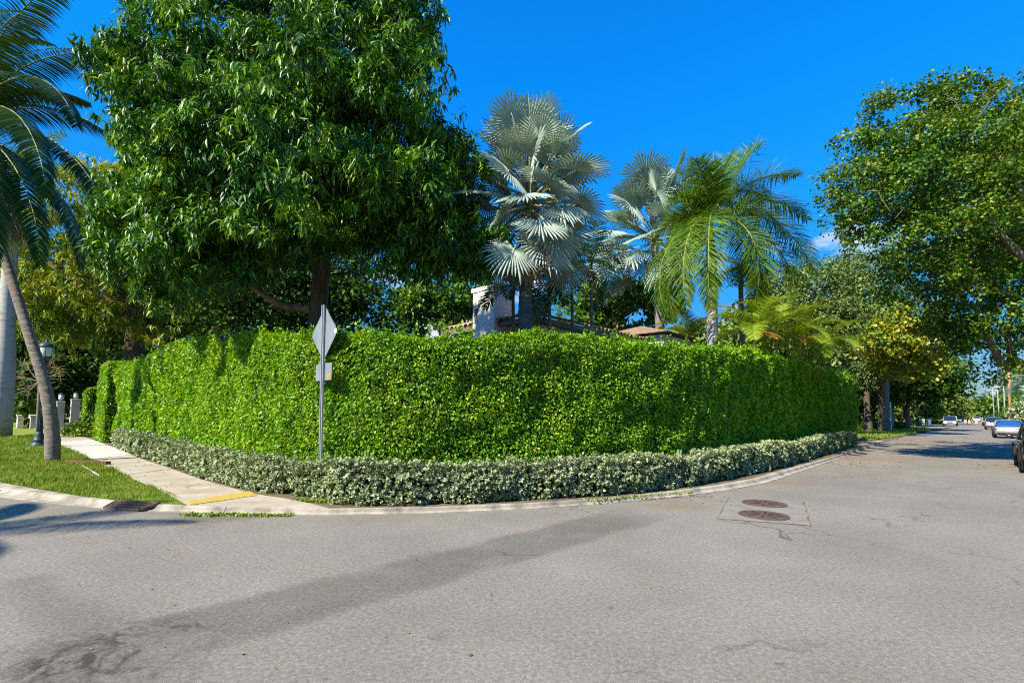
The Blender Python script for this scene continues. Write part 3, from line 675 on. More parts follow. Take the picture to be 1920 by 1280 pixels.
# lower wing with its own tiled hip, farther along the right-hand street
wr = at(1215, 624, 24.0)
wing = root('house_wing', (wr.x, wr.y, 0), 'low brown tiled hip roof of the house wing beyond the hedge', 'house')
q = MB(); wz = wr.z - .5; b2 = Vector((wr.x, wr.y))
q.poly([b2 + UL * 2 - UR * 2.4, b2 - UL * 2 - UR * 2.4, b2 - UL * 2 + UR * 2.4, b2 + UL * 2 + UR * 2.4], 0, wz - .05); q.build('wall', M['stucco'], wing)
q = MB(); e4 = [b2 + UL * 2.4 - UR * 2.8, b2 - UL * 2.4 - UR * 2.8, b2 - UL * 2.4 + UR * 2.8, b2 + UL * 2.4 + UR * 2.8]
V = [(*p_, wz) for p_ in e4] + [(*(b2 - UR * .7), wz + .75), (*(b2 + UR * .7), wz + .75)]
q.add(V, [(0, 1, 4), (1, 2, 5, 4), (2, 3, 5), (3, 0, 4, 5), (3, 2, 1, 0)]); wrf = q.build('roof', surf('wing_tile', (.16, .10, .07), (.29, .19, .14), 5, .85, .9, 30, stretch=(1, 1, .3)), wing)

# ------------------------------------------------------------------ broadleaf trees
def limb(pts, r0, r1, name, mat, parent, seg=8, wob=.0):
    P, _ = spline([list(p_) for p_ in pts], max(6, 4 * len(pts)))
    P = P + rng.normal(size=P.shape) * wob
    rad = np.linspace(r0, r1, len(P)); mb = MB(); mb.tube(P, list(rad), seg); return mb.build(name, mat, parent, True)
def tree(name, label, base, r0, fork, lobes, ncl, per, tmpl, size, mat, bark, style='ball', rc=.4, cat_='tree', group=None, limbs=7, depth=.55, lean=None, droop=.5, flare=1.35, upbias=.15, noisy=.25, tuft=0, tr=.45):
    """lobes: (centre Vector, radius, squash); foliage clusters fill the outer part of each lobe"""
    base = Vector((base[0], base[1], .0)); o = root(name, base, label, cat_, group)
    top = Vector(fork)
    mid_ = base.lerp(top, .5) + Vector((rng.normal() * .08, rng.normal() * .08, 0))
    tk = MB(); P, _ = spline([list(base + Vector((0, 0, -.05))), list(base.lerp(top, .12)), list(mid_), list(top)], 16)
    rad = [r0 * (1 + (flare - 1) * math.exp(-i * .9)) * (1 - .28 * i / 15) for i in range(16)]
    tk.tube(P, rad, 14); tk.build('trunk', bark, o, True)
    big = sorted(lobes, key=lambda l: -l[1])[:limbs]
    for c, rr, sq in big:
        c = Vector(c); a = base.lerp(top, random.uniform(.82, 1.0)); b = a.lerp(c, .45) + Vector((rng.normal() * .25, rng.normal() * .25, -.1 * (c - a).length + .3))
        limb([a, b, c], r0 * .52, r0 * .14, 'limb', bark, o, 8, .03)
        for _ in range(2):
            d = Vector(rdir(1)[0]) * rr * .75; limb([b.lerp(c, .4), c.lerp(b, .2) + d * .5, c + d], r0 * .2, r0 * .05, 'branch', bark, o, 6, .03)
    wts = np.array([l[1] ** 2 for l in lobes]); wts = wts / wts.sum()
    k = rng.choice(len(lobes), ncl, p=wts)
    C = np.array([list(l[0]) for l in lobes])[k]; Rr = np.array([l[1] for l in lobes])[k]; Sq = np.array([l[2] for l in lobes])[k]
    D = rdir(ncl); D[:, 2] += upbias; D = unit(D)
    q = 1 - depth * rng.random(ncl) ** 1.4
    nzv = 1 + (vnoise(C + D * Rr[:, None], .9) - .5) * 2 * noisy
    P = C + D * (Rr * q * nzv)[:, None] * np.stack([np.ones(ncl), np.ones(ncl), Sq], 1)
    up = np.array([[0, 0, 1.]])
    if tuft:                                          # gather most clusters into tufts so that lit clumps stand before dark gaps
        ti = rng.integers(0, min(tuft, ncl), ncl); keep = rng.random(ncl) < .8
        TC, TD = P[ti], D[ti]
        d2_ = rdir(ncl) + TD * .7; d2_[:, 2] += .5; d2_ = unit(d2_)
        Pt = TC + d2_ * (tr * (1 - .45 * rng.random(ncl) ** 2))[:, None] * np.array([[1, 1, .85]])
        P = np.where(keep[:, None], Pt, P); D = np.where(keep[:, None], d2_, D)
    n = ncl * per; Pc = np.repeat(P, per, 0); Dc = np.repeat(D, per, 0)
    if style == 'whorl':                              # long leaves radiating from a twig's end, drooping
        tw_ = unit(np.repeat(unit(D * .7 + up * .55 + rng.normal(size=D.shape) * .45), per, 0))
        rad_ = rdir(n); rad_ = unit(rad_ - tw_ * (rad_ * tw_).sum(1, keepdims=True))
        f = rng.uniform(-.15, .75, (n, 1))
        A = unit(rad_ * .8 + tw_ * f - up * rng.uniform(.1, .1 + droop * 1.6, (n, 1)))
        Pl = Pc - tw_ * (rng.random((n, 1)) * rc * .9) + rad_ * .02
        N = unit(tw_ * .6 + up * .6 + rdir(n) * .3)
    else:
        Pl = Pc + rdir(n) * (rng.random((n, 1)) ** .5) * rc * np.array([[1, 1, .75]])
        A = unit(rdir(n) + Dc * .5 - up * droop)
        N = unit(up * .5 + Dc * .45 + rdir(n) * .6)
    S = size * rng.uniform(.65, 1.3, n)
    scatter('foliage', tmpl, Pl, A, N, S, mat, o)
    return o
def L(px, py, Y, rpx, sq=.9): return (at(px, py, Y), rpx / F * Y, sq)

# the big mango behind the hedge
tb = at(613, 620, 13.6)
DM = .90
def LM(px, py, Y, r, sq=.9): return L(px, py, Y * DM, r, sq)
mango_l = [LM(330, 165, 12.6, 120), LM(470, 110, 12.2, 150), LM(640, 95, 12.4, 150), LM(745, 165, 11.8, 115), LM(815, 255, 12.2, 95), LM(610, 230, 11.4, 150), LM(450, 270, 11.3, 150),
           LM(325, 320, 11.8, 115), LM(300, 440, 12.2, 95), LM(405, 440, 11.6, 115), LM(545, 375, 11.4, 120), LM(700, 350, 11.9, 125), LM(800, 385, 12, 100), LM(750, 445, 12.4, 70), LM(660, 420, 12.4, 80),
           LM(285, 20, 13.2, 55), LM(225, 125, 13, 60), LM(600, 0, 12.8, 90), LM(450, 0, 12.8, 95), LM(735, 30, 12.4, 70), LM(860, 455, 12.6, 62), LM(850, 330, 12.6, 60), LM(905, 470, 12.8, 40), LM(800, 470, 12.6, 60),
           LM(400, 220, 13.6, 150), LM(600, 230, 13, 120), LM(500, 430, 14, 100), LM(320, 510, 14, 80), LM(420, 500, 14.2, 75), LM(690, 420, 12.8, 70), LM(255, 250, 12.6, 60), LM(240, 380, 12.8, 55)]
tb = at(613, 620, 12.6)
mg = tree('mango_tree', 'big dark glossy green tree with a dense crown behind the street sign', (tb.x, tb.y), .27, at(608, 440, 12.4), mango_l, 13000, 14, T_SLIM, .20, M['mango'], M['bark'], 'whorl', .32, limbs=10, depth=.75, droop=.75, flare=1.25, tuft=640, tr=.52)
limb([at(606, 588, 12.6), at(575, 580, 12.5), at(540, 576, 12.4), at(505, 560, 12.2), at(450, 520, 12.0)], .13, .05, 'limb', M['barklight'], mg, 10, .015)
# yellow-flushed tree behind the hedge's left arm
t2 = at(250, 690, 30)
yl = [L(250, 400, 28.5, 105), L(140, 440, 28.5, 95), L(90, 540, 28, 85), L(190, 520, 27.5, 90), L(300, 500, 28, 85), L(380, 560, 28.5, 75), L(120, 620, 28.5, 66), L(330, 600, 29, 56), L(210, 600, 28, 56), L(60, 470, 30, 80), L(180, 350, 31, 80), L(60, 610, 28.5, 50)]
tree('flushing_tree', 'yellow-green spreading tree behind the left arm of the hedge', (t2.x, t2.y), .55, at(252, 560, 30), yl, 2600, 12, T_SLIM, .36, M['yellowmango'], M['bark'], 'whorl', .48, limbs=8, depth=.7, droop=.7, tuft=280, tr=.85)
# dark screen of trees that closes the view at the far left
for (px, y0, Y, lob, lb) in ((330, 640, 36, [(300, 560, 120), (380, 600, 100), (430, 520, 110), (240, 620, 80), (340, 480, 110)], 'dark tree filling the gap under the big crown'),
                             (120, 700, 42, [(110, 610, 130), (60, 680, 95), (160, 690, 80), (40, 560, 120), (190, 630, 90), (120, 720, 60)], 'dark green tree behind the lamp post and gate pillars'),
                             (20, 720, 56, [(20, 650, 130), (60, 730, 75), (-40, 700, 120), (100, 745, 50)], 'shaded dark tree at the far left behind the grey palm trunk'),
                             (520, 600, 24, [(470, 560, 110), (560, 540, 120), (650, 560, 100)], 'dark bushy tree right behind the big trunk')):
    b_ = at(px, y0, Y)
    tree('dark_tree', lb, (b_.x, b_.y), .25, at(px, y0 - 40, Y), [L(a, b, Y, c) for a, b, c in lob], 1500, 14, T_FOLD, .29 * Y / 30, M['dark'], M['bark'], 'ball', .8 * Y / 30, limbs=3, depth=.9, group='dark trees behind the hedge')
# green trees beyond the house
for (px, y0, Y, lob, lb) in ((830, 620, 30, [(830, 555, 62), (790, 580, 50), (880, 545, 45), (760, 600, 40), (860, 590, 40)], 'bright green tree to the left of the white chimney'),
                             (1160, 620, 32, [(1130, 570, 55), (1180, 590, 55), (1230, 560, 45), (1100, 550, 40), (1080, 590, 35)], 'bright green tree over the right-hand end of the house roof')):
    b_ = at(px, y0, Y)
    tree('leafy_tree', lb, (b_.x, b_.y), .25, at(px, y0 - 20, Y), [L(a, b, Y, c) for a, b, c in lob], 620, 16, T_FOLD, .27, M['bright'], M['barklight'], 'ball', .5, limbs=5, tuft=70, tr=.7, group='green trees beyond the house')
# grey-green oaks past the end of the hedge
for (px, y0, Y, lob, lb) in ((1500, 690, 36, [(1480, 580, 60), (1530, 545, 65), (1560, 600, 55), (1600, 560, 60), (1520, 620, 60), (1470, 530, 40), (1580, 510, 40)], 'grey-green fine-leaved tree behind the clump of yellowish palms'),
                             (1628, 790, 48, [(1600, 600, 60), (1640, 560, 60), (1660, 640, 60), (1610, 660, 50), (1590, 520, 45), (1630, 500, 40), (1640, 690, 45)], 'grey-green tall tree whose trunk stands at the end of the hedge')):
    b_ = at(px, y0, Y)
    tree('oak_tree', lb, (b_.x, b_.y), .30, at(px - 2, 690, Y), [L(a, b, Y, c) for a, b, c in lob], 1300, 16, T_FOLD, .21, M['greygreen'], M['bark'], 'ball', .55, limbs=5, group='grey-green trees past the hedge')
# golden tree over the verge, dark tree beside it, farther street trees
b_ = at(1652, 800, 50)
gl = [L(1690, 610, 42, 55), L(1650, 640, 42, 45), L(1720, 640, 42, 50), L(1660, 590, 43, 40), L(1730, 680, 43, 40), L(1690, 670, 43, 45)]
tree('golden_tree', 'yellow-gold flushed tree leaning over the grass verge past the hedge', (b_.x, b_.y), .26, at(1655, 700, 47), gl, 620, 15, T_DISC, .30, M['gold'], M['bark'], 'ball', .6, limbs=5)
b_ = at(1700, 792, 62)
dl = [L(1690, 700, 55, 40), L(1740, 705, 55, 45), L(1770, 720, 56, 35), L(1650, 700, 54, 40), L(1720, 730, 56, 32), L(1780, 690, 56, 28), L(1670, 730, 56, 26)]
tree('street_tree', 'dark shady tree with forked trunk over the driveway mouth', (b_.x, b_.y), .42, at(1700, 760, 62), dl, 560, 14, T_DISC, .42, M['dark'], M['barklight'], 'ball', .9, limbs=5)
b_ = at(1770, 790, 100)
tree('feathery_tree', 'pale olive feathery tree beyond the silver van', (b_.x, b_.y), .3, at(1768, 765, 100), [L(1770, 755, 100, 28), L(1745, 765, 100, 25), L(1795, 762, 104, 22), L(1760, 740, 100, 18)], 420, 14, T_FOLD, .6, M['limey'], M['bark'], 'ball', 1.2, limbs=4)
b_ = at(1722, 792, 80)
tree('garden_tree', 'small bright tree between the forked trunk and the blue bins', (b_.x, b_.y), .12, at(1722, 775, 80), [L(1715, 765, 80, 16), L(1735, 760, 80, 18), L(1750, 772, 80, 14), L(1700, 765, 80, 12)], 200, 14, T_FOLD, .5, M['bright'], M['bark'], 'ball', .8, limbs=3)
# the great tree that leans over the street from the right
rb = RP(26.5, 4.3)
rl = [L(1700, 240, 16, 85), L(1640, 330, 15.8, 85), L(1590, 390, 15.6, 55), L(1780, 260, 16.5, 100), L(1860, 270, 17, 105), L(1720, 350, 15.5, 100), L(1820, 380, 15.8, 120), L(1660, 430, 15.8, 70), L(1750, 460, 16, 90), L(1860, 490, 16.2, 100),
      L(1920, 380, 17, 120), L(1690, 500, 16.5, 55), L(1800, 560, 16.4, 70), L(1880, 590, 16.6, 70), L(1780, 610, 17, 45), L(1840, 640, 17, 45), L(1950, 520, 17.5, 110), L(2000, 400, 19, 160), L(2080, 500, 20, 170), L(2000, 250, 20, 150),
      L(1850, 350, 20, 150), L(1740, 400, 19, 110), L(1910, 640, 17.2, 40), L(1620, 260, 16, 30), L(1690, 180, 16.2, 32), L(1575, 340, 15.8, 28), L(1790, 190, 16.5, 35), L(1870, 190, 17, 35), L(1800, 655, 17, 30), L(1790, 640, 17.2, 42), L(1850, 685, 17.5, 28), L(1730, 540, 16.6, 55), L(1745, 600, 17, 40)]
rt = tree('overhanging_tree', 'great green tree leaning over the street from the right edge', rb, .48, (rb[0] - .8, rb[1] - .5, 3.1), rl, 9600, 18, T_DISC, .102, M['olive'], M['barklight'], 'ball', .30, limbs=9, depth=.75, noisy=.4, tuft=470, tr=.58)
# its bare hanging twigs and the thick limb at the frame's edge
limb([at(2040, 700, 18.5), at(1925, 688, 17.6), at(1890, 690, 17.2), at(1855, 640, 16.8), at(1840, 590, 16.5)], .30, .07, 'limb', M['barklight'], rt, 10, .02)
limb([at(1925, 690, 17.6), at(1900, 670, 17.3), at(1890, 620, 17), at(1900, 560, 17)], .22, .06, 'limb', M['barklight'], rt, 10, .02)
for _ in range(60):
    c, rr, sq = rl[int(rng.integers(0, 16))]; d = Vector(rdir(1)[0]); d.y = -abs(d.y) * 1.2; d.z = abs(d.z) * .6
    a = c + d.normalized() * rr * 1.0; e = a + Vector((rng.normal() * .25, rng.normal() * .2, rng.uniform(-.7, .5)))
    limb([a, a.lerp(e, .5) + Vector(rng.normal(size=3) * .08), e], .014, .006, 'bare_twig', M['barklight'], rt, 5)

# ------------------------------------------------------------------ palms
def frond_mesh(base, az, el0, Lf, droop, npair, ll, vang, hang, width, tw=0., rndl=.12, plum=.0):
    """a pinnate frond: returns (leaflets V, F) and rachis points"""
    n = 24; pts = [np.array(base, float)]; tans = []
    for i in range(n):
        t_ = i / (n - 1); e = el0 - droop * t_ ** 1.25; a = az + tw * t_
        d = np.array([math.cos(e) * math.cos(a), math.cos(e) * math.sin(a), math.sin(e)]); tans.append(d)
        pts.append(pts[-1] + d * Lf / n)
    pts = np.array(pts[:n]); tans = np.array(tans); ts = np.linspace(0, 1, n)
    s = np.repeat(np.linspace(.12, .995, npair), 2) + rng.normal(size=2 * npair) * .003; s = np.clip(s, .1, 1)
    P = np.stack([np.interp(s, ts, pts[:, k]) for k in range(3)], 1); Tn = unit(np.stack([np.interp(s, ts, tans[:, k]) for k in range(3)], 1))
    side = np.tile([1., -1.], npair)[:, None]
    up = np.array([[0, 0, 1.]]); Sd = unit(np.cross(Tn, up)) ; Nn = np.cross(Sd, Tn)
    prof_ = np.sin(np.pi * np.clip(s * .86 + .12, 0, 1)) ** .6; prof_ = np.maximum(prof_, .25)
    ln = ll * prof_ * rng.uniform(1 - rndl, 1 + rndl, len(s))
    fw = .35 + .65 * s[:, None] ** 1.5
    va = vang + rng.normal(size=(len(s), 1)) * plum
    D = unit(Sd * side * np.cos(va) + Nn * np.sin(va) + Tn * fw)
    m_ = 4; V = []; cur = P.copy(); Wd = unit(np.cross(D, Nn) * .8 + Tn * .5)
    rows = []
    for k in range(m_):
        f = k / (m_ - 1); wd = width * (math.sin(math.pi * min(.92, .22 + f * .62)) if k < m_ - 1 else .06)
        rows.append((cur - Wd * wd / 2, cur + Wd * wd / 2))
        D = unit(D - up * hang * (.35 + f * .65)); cur = cur + D * (ln / (m_ - 1))[:, None]
    V = np.stack([x for r_ in rows for x in r_], 1)         # (leaflets, 8, 3)
    tf = np.array([(2 * k, 2 * k + 1, 2 * k + 3, 2 * k + 2) for k in range(m_ - 1)])
    Fc = (tf[None] + (np.arange(len(s)) * 2 * m_)[:, None, None]).reshape(-1, 4)
    return V.reshape(-1, 3), Fc, pts
def add_frond(o, mat, rr, *a, name='frond', ribmat=None, **k):
    V, Fc, pts = frond_mesh(*a, **k)
    me = np_mesh(name, V, Fc); fr_ = link(name, me, mat, o)
    MB().tube(pts[::2], list(np.linspace(rr, rr * .2, len(pts[::2]))), 6).build('midrib', ribmat or M['rib'], fr_, True)
def palm_trunk(o, pts, r0, r1, mat, flare=1.3, rings=0, seg=14, bulge=0.):
    n = 40 if rings == 0 else rings * 4; P, _ = spline([list(p_) for p_ in pts], n)
    rad = []
    for i in range(n):
        t_ = i / (n - 1); r = r0 + (r1 - r0) * t_; r *= 1 + (flare - 1) * math.exp(-t_ * 9) + bulge * math.sin(math.pi * t_)
        if rings: r *= 1 + .07 * ((i % 4) / 3.0 - .5) + rng.normal() * .006
        rad.append(r)
    return MB().tube(P, rad, seg).build('trunk', mat, o, True)

# leaning coconut palm at the left
cbp = G(99, 866, .07); dY = cbp[1]
cp = root('coconut_palm', (*cbp, .07), 'coconut palm with leaning ringed grey trunk on the left verge', 'palm tree')
ctop = at(-80, 235, dY + .2)
palm_trunk(cp, [(cbp[0], cbp[1], 0), at(97, 800, dY), at(84, 720, dY), at(52, 620, dY), at(4, 470, dY + .1), at(-42, 345, dY + .2), ctop], .135, .10, M['cocobark'], 1.35, rings=52)
def frond_to(o, mat, rr, base, tip, sag, *a, **k):            # a frond from base towards a tip point, arched by sag (radians of droop)
    b = Vector(base); d = Vector(tip) - b; az = math.atan2(d.y, d.x); el = math.atan2(d.z, math.hypot(d.x, d.y))
    add_frond(o, mat, rr, b, az, el + sag * .45, d.length * (1 + sag * sag * .05), sag, *a, **k)
cf = [((170, -60), -1.2, 1.2), ((235, 120), -.6, 1.3), ((245, 300), .3, 1.4), ((205, 440), -.8, 1.3), ((150, 520), .6, 1.2), ((75, 520), -1.4, 1.1), ((60, -150), 1.5, 1.0), ((-60, -200), .5, .6), ((-300, -20), 0, 1.1), ((-380, 200), 1, 1.3), ((-300, 420), -.5, 1.3), ((-120, 560), -2.2, 1.2), ((-20, 540), -2.6, 1.2), ((-170, 20), 3.5, 1.0), ((110, 90), 3.2, 1.3), ((150, 260), -2.8, 1.4), ((20, 480), 2.8, 1.2), ((180, 200), 2.4, 1.4), ((60, 30), -3.0, 1.2), ((90, 400), -3.0, 1.3)]
for (px, py), dz, sg in cf:
    frond_to(cp, M['coco'], .035, ctop, at(px, py, dY + dz), sg, 120, .85, .0, .5, .05)
for (px, py), dz in (((65, 500), -.5), ((30, 520), .5), ((-80, 540), .3), ((45, 470), -1.0)):
    frond_to(cp, M['deadfan'], .03, ctop, at(px, py, dY + dz), .35, 50, .6, -.3, .8, .03, ribmat=M['deadfan'])
for k in range(7):
    a = k * .9; MB().lathe([(.02, -.13), (.10, -.06), (.115, .02), (.07, .11), (.01, .13)], (ctop.x + .24 * math.cos(a), ctop.y + .24 * math.sin(a), ctop.z - .28 - .06 * (k % 3)), 10).build('coconut', M['areca'], cp, True)
# grey royal palm trunk at the left edge
rbp = G(-4, 821, .07)
ro = root('royal_palm', (*rbp, .07), 'thick smooth grey palm trunk at the left edge of the photo', 'palm tree')
rtp = Vector((rbp[0] - .2, rbp[1], 12.0))
palm_trunk(ro, [(rbp[0], rbp[1], 0), (rbp[0], rbp[1], 4), (rbp[0] - .1, rbp[1], 8), rtp], .36, .26, M['royalbark'], 1.45, seg=20)
MB().lathe([(.25, 0), (.24, .7), (.15, 1.6), (.06, 2.0)], tuple(rtp), 16).build('crownshaft', M['royal'], ro, True)
for k in range(13): add_frond(ro, M['royal'], .05, rtp + Vector((0, 0, 1.8)), k * 2.4, R(70 - k * 7), 3.6, 1.1, 60, .8, .2, .35, .04, plum=.4)

# fan palms with silver leaves
def fan(o, hub, d, Rf, mat, roll=0., span=R(295), nseg=44, cup=.22, name='fan_leaf'):
    d = Vector(d).normalized(); side = d.cross(Vector((0, 0, 1)))
    side = side.normalized() if side.length > .05 else Vector((1, 0, 0))
    n = side.cross(d).normalized(); q = Matrix.Rotation(roll, 3, d); side = q @ side; n = q @ n
    V = [hub]; Fs = []
    for i in range(nseg):
        a0 = -span / 2 + span * i / nseg; a1 = -span / 2 + span * (i + 1) / nseg; am = (a0 + a1) / 2
        rr = Rf * (1 - .28 * (abs(am) / math.pi) ** 2) * random.uniform(.84, 1.1)
        def pt(a, r, h):
            # cupped blade: outer parts bend off the plane, and gravity bends the tips
            v = hub + d * (math.cos(a) * r) + side * (math.sin(a) * r) + n * (h - cup * (r / Rf) ** 2 * Rf * .5 + .10 * Rf * abs(math.sin(a)) * (r / Rf))
            return v - Vector((0, 0, .10 * Rf * (r / Rf) ** 3))
        r1 = rr * .34; b = len(V)
        V += [pt(a0, r1, 0), pt(am, r1 * 1.0, .030 * Rf), pt(a1, r1, 0), pt(am + random.uniform(-.03, .03), rr, .0), pt(am - .012, rr * .82, 0.012 * Rf), pt(am + .035, rr * .80, -.01 * Rf), pt(am - .05, rr * .80, -.01 * Rf)]
        Fs += [(0, b, b + 1), (0, b + 1, b + 2), (b, b + 6, b + 4, b + 1), (b + 1, b + 4, b + 5, b + 2), (b + 6, b + 3, b + 4), (b + 4, b + 3, b + 5)]
    mb = MB(); mb.add(V, Fs); return mb.build(name, mat, o)
def fan_palm(name, label, base, top, r0, r1, leaves, Rf, bark, group):
    o = root(name, (base[0], base[1], 0), label, 'palm tree', group)
    palm_trunk(o, [(base[0], base[1], 0), (base[0], base[1], top.z * .5), top], r0, r1, bark, 1.2, rings=26)
    for az, el, pl_, mt, dz in leaves:
        dead = mt == 'deadfan'
        d = Vector((math.cos(el) * math.cos(az), math.cos(el) * math.sin(az), math.sin(el)))
        st_ = top + Vector((math.cos(az), math.sin(az), 0)) * r1 * .7 + Vector((0, 0, dz))
        hub = st_ + d * pl_
        out = Vector((math.cos(az), math.sin(az), 0))
        dd = (d + out * .12 - Vector((0, 0, .22 * math.cos(el)))).normalized() if not dead else Vector((out.x * .22, out.y * .22, -1)).normalized()
        f_ = fan(o, hub, dd, Rf * random.uniform(.85, 1.1) * (.9 if dead else 1), M[mt], roll=rng.normal() * .7, span=R(random.uniform(240, 300)) if not dead else R(80), cup=random.uniform(.0, .5), nseg=34 if not dead else 18)
        MB().tube([st_, st_.lerp(hub, .5) + Vector((0, 0, .04)), hub, hub + dd * Rf * .3], [.04, .03, .024, .008], 6).build('petiole', M['ribsilver'] if not dead else M['deadfan'], f_, True)
    return o
def spiral(n, el_hi, el_lo, pl_, seed=0, rise=.55):
    out = []
    for i in range(n):
        u = i / (n - 1); out.append((2.39996 * i + seed, R(el_hi + (el_lo - el_hi) * u ** 1.25), pl_ * random.uniform(.6, 1.25), 'bismarck', rise * (.5 - u)))
    return out
b1 = at(983, 620, 11.7); t1 = at(994, 368, 11.8)
lv = spiral(58, 86, -62, 1.28, .4, 1.0) + [(a, R(-55), .75, 'deadfan', dz) for a, dz in ((-1.2, -.8), (-2.6, -.9), (-.5, -.85), (2.2, -.7), (-1.6, -1.05))]
bp1 = fan_palm('fan_palm', 'taller silver fan palm with brown dead skirt beside the chimney', (b1.x, b1.y), t1, .165, .14, lv, .82, M['shadebark'], 'silver fan palms')
for k in range(5):                                            # stalks of small fruit
    a = -1.6 + k * .55 + rng.normal() * .1; s0 = t1 + Vector((math.cos(a) * .2, math.sin(a) * .2, -.1))
    P_ = [s0, s0 + Vector((math.cos(a) * .45, math.sin(a) * .45, .1)), s0 + Vector((math.cos(a) * .75, math.sin(a) * .75, -.5)), s0 + Vector((math.cos(a) * .8, math.sin(a) * .8, -1.2))]
    st_ = limb(P_, .02, .012, 'fruit_stalk', M['rib'], bp1)
    n = 90; q = rng.random((n, 1)); base_ = np.array([list(P_[2])]) * (1 - q) + np.array([list(P_[3])]) * q
    scatter('fruit', T_QUAD, base_ + rng.normal(size=(n, 3)) * .09, rdir(n), rdir(n), np.full(n, .06), M['gold'], st_)
b2_ = at(1238, 620, 27.5); t2_ = at(1226, 440, 27.5)
lv = spiral(40, 86, -45, 2.3, 1.4, 1.4) + [(a, R(-60), .7, 'deadfan', -.8) for a in (-1.6, -2.4, -.6, .6)]
fan_palm('fan_palm', 'farther silver fan palm half hidden by the feathery palm', (b2_.x, b2_.y), t2_, .26, .21, lv, 1.65, M['greybark'], 'silver fan palms')

# feathery palms
def feather(name, label, base, top, r0, r1, bark, fr, mat, npair, ll, width, vang=.2, hang=.35, plum=.3, shaft=None, group=None, flare=1.2, rr=.04):
    o = root(name, (base[0], base[1], 0), label, 'palm tree', group)
    palm_trunk(o, [(base[0], base[1], 0), (base[0] * .5 + top.x * .5, base[1] * .5 + top.y * .5, top.z * .5), top], r0, r1, bark, flare, seg=14)
    c = top
    if shaft:
        MB().lathe([(r1 * 1.05, 0), (r1 * 1.15, shaft * .3), (r1 * .6, shaft * .85), (r1 * .3, shaft)], tuple(top), 14).build('crownshaft', M['royal'], o, True); c = top + Vector((0, 0, shaft * .85))
    for f_ in fr:
        if len(f_) == 2: frond_to(o, mat, rr, c, f_[0], f_[1], npair, ll, vang, hang, width, plum=plum)
        else: add_frond(o, mat, rr, c, *f_, npair, ll, vang, hang, width, plum=plum)
    return o
pb = at(1337, 645, 22.0); pt_ = at(1334, 540, 22.0); PY = 22.0
pf = [(at(1432, 262, PY + 0.68), .35), (at(1520, 420, PY + 0.41), 1.5), (at(1470, 620, PY - 0.54), 1.9), (at(1530, 540, PY + 1.09), 1.8), (at(1332, 595, PY - 2.58), 2.0), (at(1255, 605, PY - 0.82), 1.9), (at(1225, 470, PY + 0.82), 1.8), (at(1270, 325, PY + 1.09), 1.0), (at(1300, 300, PY - 1.90), 1.2), (at(1440, 380, PY + 2.18), 1.4),
      (at(1265, 430, PY + 2.45), 1.6), (at(1420, 610, PY + 2.04), 2.0), (at(1270, 610, PY + 1.90), 2.0), (at(1505, 330, PY + 1.63), .9), (at(1400, 600, PY - 1.77), 2.0), (at(1290, 590, PY - 2.04), 1.9), (at(1255, 385, PY - 1.09), 1.4), (at(1470, 450, PY - 1.90), 1.7), (at(1380, 290, PY + 2.04), .8)]
fp = feather('feather_palm', 'big feathery palm with smooth white trunk rising over the hedge', (pb.x, pb.y), pt_, .275, .23, M['whitebark'], [], M['royal'], 62, .85, .036, shaft=None, flare=1.1)
pc_ = at(1338, 402, PY)
MB().lathe([(.23, 0), (.26, .7), (.19, 2.0), (.09, pc_.z - pt_.z)], tuple(pt_), 16).build('crownshaft', M['royal'], fp, True)
for tip, sg in pf: frond_to(fp, M['royal'], .05, pc_, tip, sg * .92, 190, 1.2, .25, .34, .036, plum=.42)
MB().tube([pc_, pc_ + Vector((0, 0, 1.6)), pc_ + Vector((.04, 0, 3.0))], [.045, .036, .005], 8).build('spear_leaf', M['rib'], fp, True)
# palm with orange fruit behind it
qb = at(1392, 640, 26); qt = at(1388, 500, 26)
fq = feather('fruiting_palm', 'slim grey palm hung with orange fruit behind the white-trunked palm', (qb.x, qb.y), qt, .15, .12, M['greybark'], [(k * 2.4, R(65 - k * 9), 2.8, 1.4) for k in range(11)], M['royal'], 46, .6, .04)
for k, (dx, mt) in enumerate(((-.35, 'gold'), (.1, 'orangefrond'), (.35, 'gold'), (-.7, 'gold'))):
    n = 260; q = rng.random((n, 1)); c = np.array([[qt.x + dx, qt.y - .45, qt.z - .1]])
    P_ = c + np.concatenate([rng.normal(size=(n, 2)) * .13 * (1 + q * .8), -q * 1.1], 1)
    scatter('fruit_cluster', T_QUAD, P_, rdir(n), rdir(n), np.full(n, .09), M[mt], fq)
# slim dark palms between the fan palms
for (px, topx_, ty, Y, lb) in ((1112, 1108, 505, 15.6, 'slim palm with dark arching crown right of the tall fan palm'), (1076, 1072, 512, 16.4, 'thinnest palm trunk just right of the tall fan palm'), (1036, 1030, 545, 15.4, 'short palm leaning behind the tall fan palm trunk'), (968, 962, 556, 14.4, 'small palm whose fronds hang in front of the chimney')):
    bb = at(px, 625, Y); tt = at(topx_, ty, Y)
    feather('slim_palm', lb, (bb.x, bb.y), tt, .065, .05, M['greybark'], [(k * 2.4 + px, R(72 - k * 9), 1.75 if Y < 15 or ty > 530 else 2.1, 1.5) for k in range(11)], M['adonidia'], 26, .52, .055, vang=.35, hang=.28, plum=.1, shaft=.4, group='slim dark palms by the house', rr=.02)
